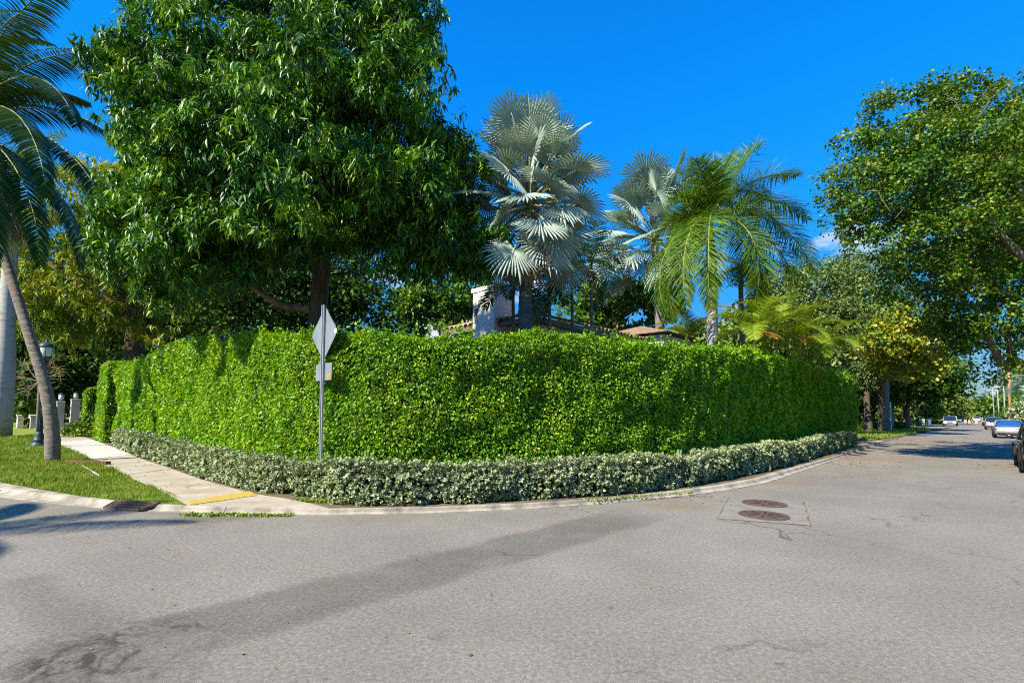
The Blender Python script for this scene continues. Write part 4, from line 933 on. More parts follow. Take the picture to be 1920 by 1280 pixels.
# clump of areca palms over the right arm of the hedge
for k, (px, py, Y, n) in enumerate(((1415, 612, 17.8, 9), (1455, 612, 19.4, 11), (1500, 622, 21.6, 11), (1545, 640, 24.5, 10), (1292, 622, 26, 6))):
    bb = at(px, py + 40, Y); tt = at(px, py + 12, Y)
    lab = ['yellowish feather palm nearest the white palm trunk', 'yellow-green feather palm in the middle of the clump', 'drooping feather palm right of the clump\'s middle', 'rightmost yellow-green feather palm above the hedge end', 'low feather palm left of the white palm trunk'][k]
    o = feather('areca_palm', lab, (bb.x, bb.y), tt, .06, .05, M['rib'], [(j * 2.4 + k, R(78 - j * 8), 2.3, 1.5) for j in range(n)], M['areca'], 60, .62, .036, vang=.35, hang=.22, plum=.1, group='yellowish palms above the hedge', rr=.022)
    if k in (2, 0):
        for a in (-1.2, -1.9, -.7): add_frond(o, M['orangefrond'], .02, tt, a, R(5), 1.1, 1.0, 22, .3, 0, .5, .03, ribmat=M['orangefrond'])
# ------------------------------------------------------------------ street sign seen from behind
sb = G(602, 935, .07); SY = sb[1]
sg = root('warning_sign', (*sb, .07), 'back of a grey diamond road sign on a perforated steel post', 'road sign')
top_ = at(608.5, 572, SY); lean = Vector((top_.x - sb[0], 0, top_.z - .07)); ztop = top_.z
def on_post(z): return Vector((sb[0], sb[1], .07)) + lean * ((z - .07) / lean.z)
nb = Vector((-UR.x, -UR.y, 0)).normalized(); sd = Vector((nb.y, -nb.x, 0))          # back face normal and its sideways axis
sd = -sd if sd.x < 0 else sd
pm = MB()                                                        # U channel post
for (u0, u1, n0, n1) in ((-.028, .028, .0, .006), (-.030, -.022, .0, .032), (.022, .030, .0, .032), (-.046, -.022, .030, .036), (.022, .046, .030, .036)):
    V = []
    for z in (-.02, ztop):
        c = on_post(z)
        for u, n in ((u0, n0), (u1, n0), (u1, n1), (u0, n1)): V.append(c + sd * u + nb * n)
    pm.add(V, [(3, 2, 1, 0), (4, 5, 6, 7), (0, 1, 5, 4), (1, 2, 6, 5), (2, 3, 7, 6), (3, 0, 4, 7)])
po = pm.build('post', M['post'], sg)
z = .5; hm = MB()
while z < ztop - .03:                                            # punched holes
    c = on_post(z) + nb * .0068; V = [c + sd * (.006 * math.cos(a)) + Vector((0, 0, .006 * math.sin(a))) for a in np.linspace(0, 2 * math.pi, 7)[:-1]]; hm.add(V, [tuple(range(6))]); z += .05
tag(hm.build('punched_hole', M['iron'], po), kind='stuff')
def plate(z0, outline, th, off, name, mat):
    c = on_post(z0) - nb * off; n = len(outline); V = [c + sd * u + Vector((0, 0, w)) for u, w in outline] + [c - nb * th + sd * u + Vector((0, 0, w)) for u, w in outline]
    return MB().add(V, [tuple(range(n)), tuple(range(2 * n - 1, n - 1, -1))] + [(i, n + i, n + (i + 1) % n, (i + 1) % n) for i in range(n)]).build(name, mat, sg)
def rounded(pts, r):
    out = []
    n = len(pts)
    for i in range(n):
        p0, p1, p2 = (Vector(pts[(i + k) % n]) for k in (-1, 0, 1)); a = p1 + (p0 - p1).normalized() * r; b = p1 + (p2 - p1).normalized() * r
        for t_ in (0, .33, .67, 1): out.append(tuple(a.lerp(p1, t_).lerp(p1.lerp(b, t_), t_)))
    return out
zc = at(607, 625, SY).z; hh = (at(607, 573, SY).z - at(607, 677, SY).z) / 2
hw = hh
plate(zc, rounded([(0, -hh), (hw, 0), (0, hh), (-hw, 0)], .05), .003, .004, 'diamond_panel', M['alum'])
zp = at(604, 697, SY).z; ph = (at(604, 681, SY).z - at(604, 713, SY).z) / 2
plate(zp, rounded([(-.31, -ph), (.31, -ph), (.31, ph), (-.31, ph)], .03), .003, .004, 'lower_panel', M['alum'])
for name, u, w, sx_, sz_, mt in (('white_sticker', hw * .86, .0, .04, .035, M['whitepipe']), ('orange_sticker', .22, None, .055, .04, M['orange'])):
    c = on_post(zc + w if w is not None else zp - ph + .07) + nb * .0006 + sd * u; V = [c + sd * a + Vector((0, 0, b)) for a, b in ((-sx_, -sz_), (sx_, -sz_), (sx_, sz_), (-sx_, sz_))]
    MB().add(V, [(0, 1, 2, 3)]).build(name, mt, sg)
for zz in (zc + .2, zc - .2, zp): MB().box(on_post(zz) + nb * .008, (.02, .02, .02)).build('bolt', M['post'], sg)

# ------------------------------------------------------------------ lamp post
lb = G(72, 838, .07); LY = lb[1]; lz = at(83, 637, LY).z
lp = root('lamp_post', (*lb, .07), 'dark blue-grey fluted lamp post with a lantern behind the coconut palm', 'street lamp')
k_ = lz / 4.6
MB().lathe([(.27, 0), (.27, .10), (.25, .16), (.20, .18), (.19, .26), (.21, .30), (.17, .34), (.145, .46), (.12, .55), (.105, .62)], (*lb, .05), 20).build('base', M['lampblue'], lp, True)
fl = MB(); n = 16; V = []                                          # fluted shaft
for (r, zz) in ((.105, .66), (.095, 1.8), (.075, lz - 1.05), (.07, lz - .95)):
    for q in range(n * 2): a = math.pi * q / n; rr = r * (1 if q % 2 else .84); V.append((lb[0] + rr * math.cos(a), lb[1] + rr * math.sin(a), zz))
m_ = 2 * n; fl.add(V, [(i * m_ + q, i * m_ + (q + 1) % m_, (i + 1) * m_ + (q + 1) % m_, (i + 1) * m_ + q) for i in range(3) for q in range(m_)]); fl.build('shaft', M['lampblue'], lp)
MB().lathe([(.07, 0), (.11, .04), (.11, .08), (.08, .12), (.10, .18), (.19, .24), (.20, .30)], (*lb, lz - .98), 20).build('collar', M['lampblue'], lp, True)
MB().lathe([(.17, 0), (.20, .04), (.225, .36), (.22, .38)], (*lb, lz - .68), 16).build('lantern_glass', M['lampglass'], lp, True)
MB().lathe([(.25, 0), (.255, .04), (.20, .13), (.10, .20), (.05, .22), (.04, .27), (.012, .33)], (*lb, lz - .305), 20).build('lantern_cap', M['lampblue'], lp, True)
for q in range(6):
    a = q * math.pi / 3 + .2; MB().tube([(lb[0] + .20 * math.cos(a), lb[1] + .20 * math.sin(a), lz - .68), (lb[0] + .235 * math.cos(a), lb[1] + .235 * math.sin(a), lz - .30)], .010, 5).build('lantern_rib', M['lampblue'], lp)

# ------------------------------------------------------------------ clipped green blocks and gate pillars along the left pavement
def block(name, label, corners, H, leafsize, dens, mat, group=None, rnd=.25):
    """a clipped box of leaves on a four-cornered footprint"""
    c = [np.array(q[:2], float) for q in corners]; cen = sum(c) / 4
    o = root(name, (cen[0], cen[1], .05), label, 'hedge', group)
    sh = [cen + (q - cen) * .86 for q in c]
    MB().poly([tuple(q) for q in sh], 0, H - .15).build('shade_core', M['twig'], o)
    P, N = [], []
    for i in range(4):
        a, b = c[i], c[(i + 1) % 4]; e = b - a; n_ = np.array([e[1], -e[0]]); n_ /= np.linalg.norm(n_)
        if n_ @ ((a + b) / 2 - cen) < 0: n_ = -n_
        k = int(np.linalg.norm(e) * H * dens); s = rng.random((k, 1)); zz = rng.random((k, 1)) * H
        P.append(np.c_[a + e * s, zz]); N.append(np.tile([n_[0], n_[1], 0], (k, 1)))
    k = int(abs(np.cross(c[1] - c[0], c[3] - c[0])) * dens); s, t_ = rng.random((k, 1)), rng.random((k, 1))
    P.append(np.c_[(c[0] * (1 - s) + c[1] * s) * (1 - t_) + (c[3] * (1 - s) + c[2] * s) * t_, np.full((k, 1), H)]); N.append(np.tile([0, 0, 1.], (k, 1)))
    P = np.concatenate(P); N = np.concatenate(N)
    e = np.clip((P[:, 2] - (H - rnd * 2)) / (rnd * 2), 0, 1) ** 2
    P[:, :2] += (cen[None] - P[:, :2]) * (e * .22)[:, None]
    P += N * ((vnoise(P, 2.2) - .5) * .16)[:, None] - N * (rng.random((len(P), 1)) ** 2 * .12)
    n = len(P); up = np.array([[0, 0, 1.]])
    scatter('foliage', T_FOLD, P, unit(rdir(n) * .7 + N * .4 - up * .5), unit(N * .5 + up * .25 + rdir(n) * .6), leafsize * rng.uniform(.7, 1.25, n), mat, o)
    return o
e0 = tallf[0]; 
def gz(px, py_top, p): return at(px, py_top, p[1]).z
def quadat(p, du, dv): p = Vector(p[:2]); return [p, p + UL * du, p + UL * du - NL * dv, p - NL * dv]
q0 = Vector(G(191, 830, .06)); H0 = gz(185, 684, q0)
block('clipped_hedge', 'clipped leafy pillar closing the left end of the tall hedge', quadat(q0, 2.4, 1.1), H0 + .2, .10, 500, M['hedge'], 'clipped hedges at the left gate', .4)
q1 = Vector(G(157, 812, .06)) - NL * .9
block('clipped_hedge', 'round-shouldered clipped hedge behind the nearer gate pillar', quadat(q1, 2.4, 1.8), gz(150, 721, q1), .15, 220, M['hedge'], 'clipped hedges at the left gate', .3)
q2 = Vector(G(122, 806, .06)) - NL * 1.0
block('clipped_hedge', 'narrow dark clipped hedge between the two gate pillars', quadat(q2, 2.0, 1.6), gz(118, 726, q2), .16, 200, M['hedge'], 'clipped hedges at the left gate', .25)
def pillar(px, py, pyt, wpx, label):
    p_ = Vector(G(px, py, .07)); z1 = gz(px, pyt, p_); wd = wpx / F * p_.y
    o = root('gate_pillar', (*p_, .07), label, 'gate pillar', 'gate pillars with lanterns')
    def sq(h): return [p_ + UL * h + NL * h, p_ - UL * h + NL * h, p_ - UL * h - NL * h, p_ + UL * h - NL * h]
    h = wd * .46
    MB().poly(sq(h), 0, z1 - .1).build('shaft', M['pillar'], o, bevel=.02)
    MB().poly(sq(h * 1.1), z1 - .1, z1).build('cap', M['pillar'], o, bevel=.02)
    for zz in (z1 * .72, z1 * .5): MB().box((*(p_ - UL * 0 + NL * (h + .012)), zz), (.16, .16, .2), math.atan2(UL.y, UL.x)).build('number_box', M['iron'], o)
    la = MB().lathe([(.10, 0), (.12, .04), (.05, .08)], (*p_, z1), 10).build('lantern_foot', M['lampblue'], o, True)
    MB().lathe([(.09, 0), (.13, .06), (.13, .30), (.09, .34)], (*p_, z1 + .08), 12).build('lantern_glass', M['lampglass'], o, True)
    MB().lathe([(.15, 0), (.11, .05), (.03, .10)], (*p_, z1 + .41), 12).build('lantern_cap', M['lampblue'], o, True)
pillar(138, 806, 748, 14, 'pale gate pillar with a small lantern beside the clipped hedge')
pillar(110, 812, 752, 12, 'pale gate pillar half hidden by the coconut palm trunk')
# leafy shrub before the pillar
def shrub(name, label, c, r, h, n, tmpl, size, mat, group=None, stem=M['bark']):
    o = root(name, (c[0], c[1], .05), label, 'shrub', group)
    for k in range(4):
        a = k * 1.6; MB().tube([(c[0], c[1], 0), (c[0] + math.cos(a) * r * .3, c[1] + math.sin(a) * r * .3, h * .6)], [.03, .012], 5).build('stem', stem, o)
    D = rdir(n); D[:, 2] = np.abs(D[:, 2]) - .12; q = (1 - .6 * rng.random(n) ** 1.6)[:, None]
    P = np.array([[c[0], c[1], .12]]) + D * q * np.array([[r, r, h]]); P += rng.normal(size=P.shape) * r * .06
    nz_ = (1 + (vnoise(P, 2.5 / max(r, .5)) - .5) * .5)[:, None]; P = np.array([[c[0], c[1], .1]]) + (P - np.array([[c[0], c[1], .1]])) * nz_
    P[:, 2] = np.maximum(P[:, 2], .06); up = np.array([[0, 0, 1.]])
    scatter('foliage', tmpl, P, unit(rdir(n) + D * .6), unit(up * .5 + D * .4 + rdir(n) * .6), size * rng.uniform(.7, 1.3, n), mat, o)
    return o
s_ = G(160, 818, .06); s_ = Vector(s_) - NL * .4
shrub('shrub', 'yellow-green shrub at the foot of the nearer gate pillar', s_, 1.15, 1.15, 1500, T_FOLD, .17, M['areca'])
s_ = G(128, 815, .06); s_ = Vector(s_) - NL * .3
shrub('shrub', 'small yellow-green shrub between the gate pillars', s_, .6, .7, 500, T_FOLD, .16, M['areca'])
# walls far along the left pavement, with leafy shade trees over them
for px, w, lb_ in ((52, 4.0, 'short pale garden wall far along the left pavement'), (30, 3.2, 'farthest brown garden wall beside the grey palm trunk')):
    p_ = Vector(G(px, 801, .05)); z1 = gz(px, 777, p_); o = root('garden_wall', (*p_, 0), lb_, 'wall')
    MB().poly([p_, p_ - UL * w, p_ - UL * w - NL * .3, p_ - NL * .3], 0, z1 - .1).build('wall_panel', M['pillar'], o); MB().poly([p_ + NL * .05, p_ - UL * w + NL * .05, p_ - UL * w - NL * .35, p_ - NL * .35], z1 - .1, z1).build('coping', M['pillar'], o)
for px, py, Y, r in ((60, 745, 40, 46), (95, 735, 36, 40), (25, 740, 50, 50)):
    b_ = at(px, 800, Y)
    tree('shade_tree', {60: 'low leafy tree hanging over the far garden wall', 95: 'low dark leafy tree just left of the gate pillars', 25: 'leafy tree behind the thick grey palm trunk'}[px], (b_.x, b_.y), .2, at(px, 765, Y), [L(px, py, Y, r), L(px - 22, py - 25, Y, r * .8), L(px + 15, py - 40, Y, r * .7)], 420, 12, T_FOLD, .40, M['bright'] if px == 60 else M['dark'], M['bark'], 'ball', .8, limbs=3, group='shade trees along the left street')
# bare branching shrub behind the lamp post
o = root('bare_tree', (*at(70, 760, 27).xy, 0), 'leafless pale branching tree behind the lamp post', 'tree')
st0 = at(72, 800, 27); f0 = at(74, 715, 27); limb([Vector((st0.x, st0.y, 0)), f0], .10, .06, 'trunk', M['barklight'], o)
for px, py in ((38, 700), (45, 672), (60, 655), (100, 655), (122, 690), (118, 700), (30, 730), (105, 715), (50, 745)):
    e = at(px, py, 27 + rng.normal() * .5); mid_ = f0.lerp(e, .5) + Vector(rng.normal(size=3) * .12); limb([f0, mid_, e], .035, .010, 'branch', M['barklight'], o, 6, .01)
    for _ in range(4): limb([mid_, mid_.lerp(e, .5) + Vector(rng.normal(size=3) * .2), e + Vector(rng.normal(size=3) * .45)], .016, .006, 'twig', M['barklight'], o, 5, .01)

# small things on the verge
a, b = Vector(G(128, 866, .09)), Vector(G(203, 869.5, .09)); d = (b - a).normalized(); n = Vector((-d.y, d.x)) * .07
pk = root('plank', (*a, .08), 'raw wooden plank lying in the grass beside the palm', 'plank'); MB().poly([a - n, b - n, b + n, a + n], .085, .16).build('board', M['wood'], pk)
a, b = Vector(G(153, 872, .09)), Vector(G(188, 893, .09))
pp = root('pipe', (*a, .09), 'thin white plastic pipe lying on the grass', 'pipe'); MB().tube([(*a, .10), (*b, .10)], .013, 8).build('tube', M['whitepipe'], pp, True)

# ------------------------------------------------------------------ parked cars
def car(name, label, pos, heading, Lc, Wc, Hc, paint, style='sedan', glass=None):
    """pos: ground point under the middle; heading: direction the nose points"""
    o = root(name, (pos[0], pos[1], 0), label, 'car', 'cars parked along the street', math.atan2(heading[1], heading[0]))
    hw_ = Wc / 2; belt = Hc * (.62 if style != 'van' else .56); sill = .20
    # lower body stations: x from tail to nose, top height, half width
    if style == 'van': st = [(-.50, .50, .84, .42), (-.485, belt - .05, .93, .28), (-.40, belt, 1, .2), (.18, belt, 1, .2), (.30, belt - .06, 1, .2), (.43, belt - .20, .97, .22), (.485, belt - .34, .9, .26), (.50, .52, .80, .36)]
    elif style == 'suv': st = [(-.50, .55, .84, .42), (-.485, belt - .06, .93, .32), (-.42, belt, 1, .24), (.14, belt, 1, .22), (.24, belt - .02, 1, .22), (.43, belt - .12, .97, .24), (.485, belt - .25, .9, .30), (.50, .55, .80, .40)]
    else: st = [(-.50, .52, .80, .40), (-.485, belt + .02, .90, .30), (-.40, belt + .05, .97, .22), (-.20, belt + .02, 1, .19), (.14, belt, 1, .19), (.24, belt - .04, 1, .19), (.42, belt - .14, .95, .20), (.485, belt - .27, .86, .24), (.50, .48, .74, .30)]
    V = []; 
    for x, zt_, wf, zb in st:
        w_ = hw_ * wf; X = x * Lc
        half = [(0, zb), (w_ * .86, zb), (w_ * .97, zb + .10), (w_, zb + (zt_ - zb) * .45), (w_ * .985, zb + (zt_ - zb) * .75), (w_ * .90, zt_ - .03), (w_ * .72, zt_), (0, zt_ + .03)]
        V += [(X, y, z) for y, z in half] + [(X, -y, z) for y, z in half[-2:0:-1]]
    k = 14; ns = len(st)
    Fs = [(r * k + c, (r + 1) * k + c, (r + 1) * k + (c + 1) % k, r * k + (c + 1) % k) for r in range(ns - 1) for c in range(k)] + [tuple(range(k)), tuple((ns - 1) * k + c for c in range(k - 1, -1, -1))]
    bo = MB().add(V, Fs).build('body', paint, o, True, world=False)
    sub = bo.modifiers.new('sub', 'SUBSURF'); sub.levels = 1; sub.render_levels = 2
    # glasshouse
    if style == 'van': gs = [(-.46, belt - .05, belt, .90), (-.42, belt - .02, Hc - .06, .80), (.02, belt, Hc, .80), (.16, belt, Hc - .06, .78), (.36, belt - .10, belt - .04, .84)]
    elif style == 'suv': gs = [(-.45, belt - .02, belt + .02, .90), (-.39, belt, Hc - .08, .78), (-.05, belt, Hc, .76), (.08, belt, Hc - .06, .75), (.25, belt - .05, belt, .86)]
    else: gs = [(-.37, belt, belt + .05, .84), (-.20, belt, Hc - .10, .70), (-.04, belt, Hc, .68), (.08, belt, Hc - .05, .68), (.27, belt - .06, belt - .02, .82)]
    V = []; gk = 7
    for x, z0_, z1_, wf in gs:
        X = x * Lc; wb = hw_ * .94; wt = hw_ * wf
        V += [(X, wb, z0_ - .05), (X, (wb + wt) / 2 * 1.01, (z0_ + z1_) / 2), (X, wt, z1_ - .015), (X, 0, z1_ + .015), (X, -wt, z1_ - .015), (X, -(wb + wt) / 2 * 1.01, (z0_ + z1_) / 2), (X, -wb, z0_ - .05)]
    Fs = [(r * gk + c, (r + 1) * gk + c, (r + 1) * gk + c + 1, r * gk + c + 1) for r in range(len(gs) - 1) for c in range(gk - 1)]
    MB().add(V, Fs).build('windows', glass or M['glass'], o, True, world=False)
    # roof panel and pillars stand just outside the glass
    V = []
    for (x, z0_, z1_, wf) in gs[1:4]:
        X = x * Lc; wt = hw_ * wf + .008; V += [(X, wt, z1_ - .03), (X, wt * .9, z1_ + .012), (X, 0, z1_ + .03), (X, -wt * .9, z1_ + .012), (X, -wt, z1_ - .03)]
    if style != 'glassroof': MB().add(V, [(r * 5 + c, (r + 1) * 5 + c, (r + 1) * 5 + c + 1, r * 5 + c + 1) for r in range(2) for c in range(4)]).build('roof', paint, o, True, world=False)
    for s in (-1, 1):
        for i0, i1 in ((0, 1), (3, 4)):
            (xa, _, za, wa), (xb, _, zb_, wb_) = gs[i0], gs[i1]
            MB().tube([(xa * Lc, s * (hw_ * .92 if i0 == 0 else hw_ * wa + .01), za), (xb * Lc, s * (hw_ * wb_ + .005 if i0 == 0 else hw_ * .92), zb_)], .035, 6).build('pillar', paint, o, True, world=False)
        xm = -.02 * Lc; MB().tube([(xm, s * hw_ * .95, belt), (xm, s * (hw_ * .74), Hc - .03)], .025, 6).build('pillar', paint, o, True, world=False)
        # mirror
        MB().box((.20 * Lc, s * (hw_ + .10), belt + .06), (.12, .20, .14), 0, .8).build('mirror', paint, o, True, world=False, bevel=.03)
        for xw in (-.30, .31):
            wr_ = .33 if style != 'suv' else .36
            yc = s * (hw_ - .10)
            ty = MB(); pr_ = [(.0, -.11), (wr_ * .93, -.11), (wr_, -.07), (wr_, .07), (wr_ * .93, .11), (wr_ * .66, .115), (wr_ * .62, .08)]
            Vt = []; sgm = 24
            for r_, y_ in pr_[1:]:
                for q in range(sgm): a = 2 * math.pi * q / sgm; Vt.append((xw * Lc + r_ * math.cos(a), yc + s * y_, wr_ + r_ * math.sin(a)))
            nn_ = len(pr_) - 1
            wheel = MB().add(Vt, [(i * sgm + q, i * sgm + (q + 1) % sgm, (i + 1) * sgm + (q + 1) % sgm, (i + 1) * sgm + q) for i in range(nn_ - 1) for q in range(sgm)]).build('wheel', M['rubber'], o, True, world=False)
            rm = MB()
            for q in range(5):
                a = q * 2 * math.pi / 5 + .3; ca, sa = math.cos(a), math.sin(a); y_ = yc + s * .10; w2 = .045
                rm.add([(xw * Lc + ca * .04 - sa * w2, y_, wr_ + sa * .04 + ca * w2), (xw * Lc + ca * wr_ * .64 - sa * w2, y_, wr_ + sa * wr_ * .64 + ca * w2), (xw * Lc + ca * wr_ * .64 + sa * w2, y_, wr_ + sa * wr_ * .64 - ca * w2), (xw * Lc + ca * .04 + sa * w2, y_, wr_ + sa * .04 - ca * w2)], [(0, 1, 2, 3)])
            ring = [(xw * Lc + r_ * math.cos(2 * math.pi * q / sgm), yc + s * .104, wr_ + r_ * math.sin(2 * math.pi * q / sgm)) for r_ in (wr_ * .58, wr_ * .66) for q in range(sgm)]
            rm.add(ring, [(q, (q + 1) % sgm, sgm + (q + 1) % sgm, sgm + q) for q in range(sgm)]); rm.build('rim', M['rim'], wheel, world=False)
            hub_ = [(xw * Lc + .62 * wr_ * math.cos(2 * math.pi * q / sgm), yc + s * .07, wr_ + .62 * wr_ * math.sin(2 * math.pi * q / sgm)) for q in range(sgm)]
            MB().add(hub_, [tuple(range(sgm))]).build('brake_disc', M['iron'], wheel, world=False)
            # wheel arch lip
            ar = [(xw * Lc + (wr_ + .06) * math.cos(a), s * (hw_ * 1.0 + .004), wr_ + (wr_ + .06) * math.sin(a)) for a in np.linspace(-.1, math.pi + .1, 14)]
            MB().tube(ar, .025, 5).build('wheel_arch', M['rubber'], o, True, world=False)
        zl = belt - .12 if style == 'sedan' else belt - .10
        MB().box((-.492 * Lc, s * hw_ * .66, zl), (.06, hw_ * .42, .11)).build('tail_light', M['redlight'], o, world=False, bevel=.02)
        MB().box((.475 * Lc, s * hw_ * .64, belt - .30), (.10, hw_ * .36, .12)).build('headlight', M['rim'], o, world=False, bevel=.03)
    MB().box((-.502 * Lc, 0, .62 if style != 'van' else .7), (.02, .32, .16)).build('number_plate', M['whitepipe'], o, world=False)
    MB().box((.5 * Lc, 0, .56), (.03, hw_ * .9, .16)).build('grille', M['iron'], o, world=False)
    MB().box((-.49 * Lc, 0, .40), (.08, hw_ * 1.5, .14)).build('bumper', M['iron'], o, world=False, bevel=.03)
    return o
silver = plain('silver_paint', (.36, .40, .41), .28, .6, coat=.6); grey = plain('grey_paint', (.30, .31, .31), .28, .6, coat=.6)
white = plain('white_paint', (.72, .72, .72), .3, 0, coat=.6); black = plain('dark_green_paint', (.012, .018, .016), .2, .2, coat=.8); vanp = plain('pale_blue_paint', (.44, .50, .52), .3, .4, coat=.6)
blue = plain('blue_glass', (.02, .07, .22), .05, 0, .8); navy = plain('navy_paint', (.03, .04, .08), .25, .2, coat=.6)
def on_street(px, py, extra=(0, 0)): return G(px, py)
fw_ = Vector(G(1911, 873)); cpos = fw_ - UR * (.31 * 4.7) + NR * .82
car('dark_car', 'dark glossy car cut off by the right edge of the photo', cpos, UR, 4.7, 1.85, 1.52, black, 'suv')
tl = Vector(G(1862, 821)); car('silver_sedan', 'rounded silver sedan with blue-tinted rear window seen from behind', tl + NR * .95 + UR * 2.3, UR, 4.7, 1.86, 1.44, silver, 'sedan', blue)
tl = Vector(G(1846, 805)); car('grey_car', 'grey hatchback with red tail light parked ahead of the silver sedan', tl + NR * .95 + UR * 2.2, UR, 4.5, 1.84, 1.62, grey, 'suv')
tl = Vector(G(1842, 798.5)); car('navy_car', 'small dark car half hidden beyond the grey hatchback', tl + NR * .9 + UR * 2.2, UR, 4.5, 1.82, 1.5, navy, 'sedan')
tl = Vector(G(1781, 798)); car('van', 'pale silver van parked on the left side of the far street', tl + UR * 2.3, -UR, 4.8, 1.95, 1.78, vanp, 'van')
tl = Vector(G(1806, 791.3)); car('far_car', 'dark blue car parked on the left beyond the van', tl + UR * 2.3, -UR, 4.6, 1.85, 1.5, navy, 'sedan')
tl = Vector(G(1832, 790.2)); car('white_truck', 'white vehicle standing far down the middle of the street', tl + UR * 2.3, -UR, 5.2, 1.95, 1.85, white, 'suv')

# ------------------------------------------------------------------ things along the far street
def pole(px, pyb, pyt, Y, r, mat, label, arms=1, can=True):
    b = at(px, pyb, Y); t_ = at(px - 3, pyt, Y); o = root('utility_pole', (b.x, b.y, 0), label, 'utility pole', 'utility poles along the street')
    MB().tube([(b.x, b.y, -.05), (t_.x, t_.y, t_.z)], [r, r * .72], 10).build('mast', mat, o, True)
    for k in range(arms):
        zc_ = t_.z - .5 - k * 1.1; MB().box((t_.x, t_.y, zc_), (2.2, .12, .14), math.atan2(NR.y, NR.x)).build('crossarm', M['greypole'], o)
        for u in (-.9, -.3, .3, .9): MB().lathe([(.04, 0), (.06, .06), (.03, .16)], (t_.x + NR.x * u, t_.y + NR.y * u, zc_ + .06), 8).build('insulator', M['greypole'], o, True)
    if can and px < 1890: MB().lathe([(.1, 0), (.20, .04), (.21, .8), (.16, .88), (.05, .9)], (t_.x + NR.x * -.55, t_.y + NR.y * -.55, t_.z - 2.6), 12).build('transformer', M['greypole'], o, True)
    return Vector((t_.x, t_.y, t_.z))
PT = [pole(1893, 775, 655, 78, .20, M['pole'], 'brown wooden utility pole nearest the overhanging limb', 1),
      pole(1884, 780, 700, 95, .12, M['greypole'], 'pale grey pole just left of the wooden utility pole', 0, False),
      pole(1873, 780, 722, 118, .13, M['greypole'], 'utility pole with a white transformer left of the grey pole', 1, True),
      pole(1864, 780, 728, 145, .13, M['greypole'], 'thin far utility pole rising over the silvery bush', 1, False),
      pole(1856, 780, 742, 180, .14, M['greypole'], 'farther pale utility pole left of the silvery bush', 1, True),
      pole(1850, 780, 748, 225, .15, M['greypole'], 'farthest utility pole at the end of the street', 1, False)]
def wire(a, b, sag, label, r=.018):
    P = [a.lerp(b, s) - Vector((0, 0, sag * 4 * s * (1 - s))) for s in np.linspace(0, 1, 13)]
    o = MB().tube(P, r, 5).build('overhead_wire', M['wire'], None, True); tag(o, label, 'wire', 'overhead wires')
for i, (u, dz, lb_) in enumerate(((-.9, -.4, 'highest overhead wire running along the poles'), (.9, -.4, 'overhead wire on the house side of the poles'), (0, -2.2, 'lower thick cable running along the poles'))):
    off = Vector((NR.x * u, NR.y * u, dz)); pts_ = [PT[0] - Vector((UR.x * 26, UR.y * 26, 0)) + off] + [PT[k] + off for k in (0, 2, 4, 5)]
    P = []
    for a, b in zip(pts_, pts_[1:]): P += [a.lerp(b, s) - Vector((0, 0, .7 * 4 * s * (1 - s))) for s in np.linspace(0, 1, 9)[:-1]]
    tag(MB().tube(P + [pts_[-1]], .02 if i < 2 else .035, 5).build('overhead_wire', M['wire'], None, True), lb_, 'wire', 'overhead wires')
wire(PT[0] + Vector((0, 0, -1.2)), at(1640, 745, 70), .8, 'service wire crossing the street to the trees on the left', .03)
wire(PT[2] + Vector((0, 0, -.6)), at(1760, 757, 95), .6, 'pale service wire slanting down across the far street', .035)
wire(PT[0] + Vector((0, 0, -2.0)), at(1790, 752, 120), .9, 'upper service wire slanting across the gap of sky', .03)

# hydrant, bins, sign pole
hp = G(1739.5, 799.6); o = root('fire_hydrant', (*hp, 0), 'yellow fire hydrant on the far grass strip', 'fire hydrant')
MB().lathe([(.16, 0), (.16, .06), (.11, .08), (.11, .52), (.14, .54), (.14, .60), (.12, .70), (.06, .76), (.04, .82)], (*hp, .02), 14).build('barrel', M['hydrant'], o, True)
for s in (-1, 1): MB().tube([(*(Vector(hp) + NL * .0 + UR * s * .1), .46), (*(Vector(hp) + UR * s * .2), .46)], .06, 8).build('outlet', M['hydrant'], o, True)
for px, lb_, c in ((1731.5, 'light blue wheeled bin left of the hydrant', (.22, .38, .50)), (1743.5, 'dark blue wheeled bin right behind the hydrant', (.05, .10, .25))):
    p_ = G(px, 796.5); o = root('bin', (*p_, 0), lb_, 'bin', 'wheeled bins by the hydrant'); mt = plain('bin_plastic', c, .5)
    MB().box((*p_, .55), (.55, .55, -.95), .8, 1.15).build('tub', mt, o, bevel=.02) if False else MB().lathe([(.26, 0), (.34, .98), (.36, 1.0)], (*p_, .04), 4).build('tub', mt, o)
    MB().lathe([(.38, 0), (.38, .05), (.2, .10)], (*p_, 1.045), 4).build('lid', mt, o)
    for s in (-1, 1): MB().tube([(p_[0] + s * .2, p_[1] - .28, .1), (p_[0] + s * .26, p_[1] - .28, .1)], .1, 10).build('wheel', M['rubber'], o)
p_ = at(1671, 800, 52); o = root('sign_pole', (p_.x, p_.y, 0), 'thin white pole on the grass beside the palm trunks', 'pole')
MB().tube([(p_.x, p_.y, 0), (p_.x, p_.y, 3.0)], .05, 8).build('mast', M['whitepipe'], o); MB().box((p_.x, p_.y, 3.05), (.14, .14, .10)).build('cap', M['whitepipe'], o)
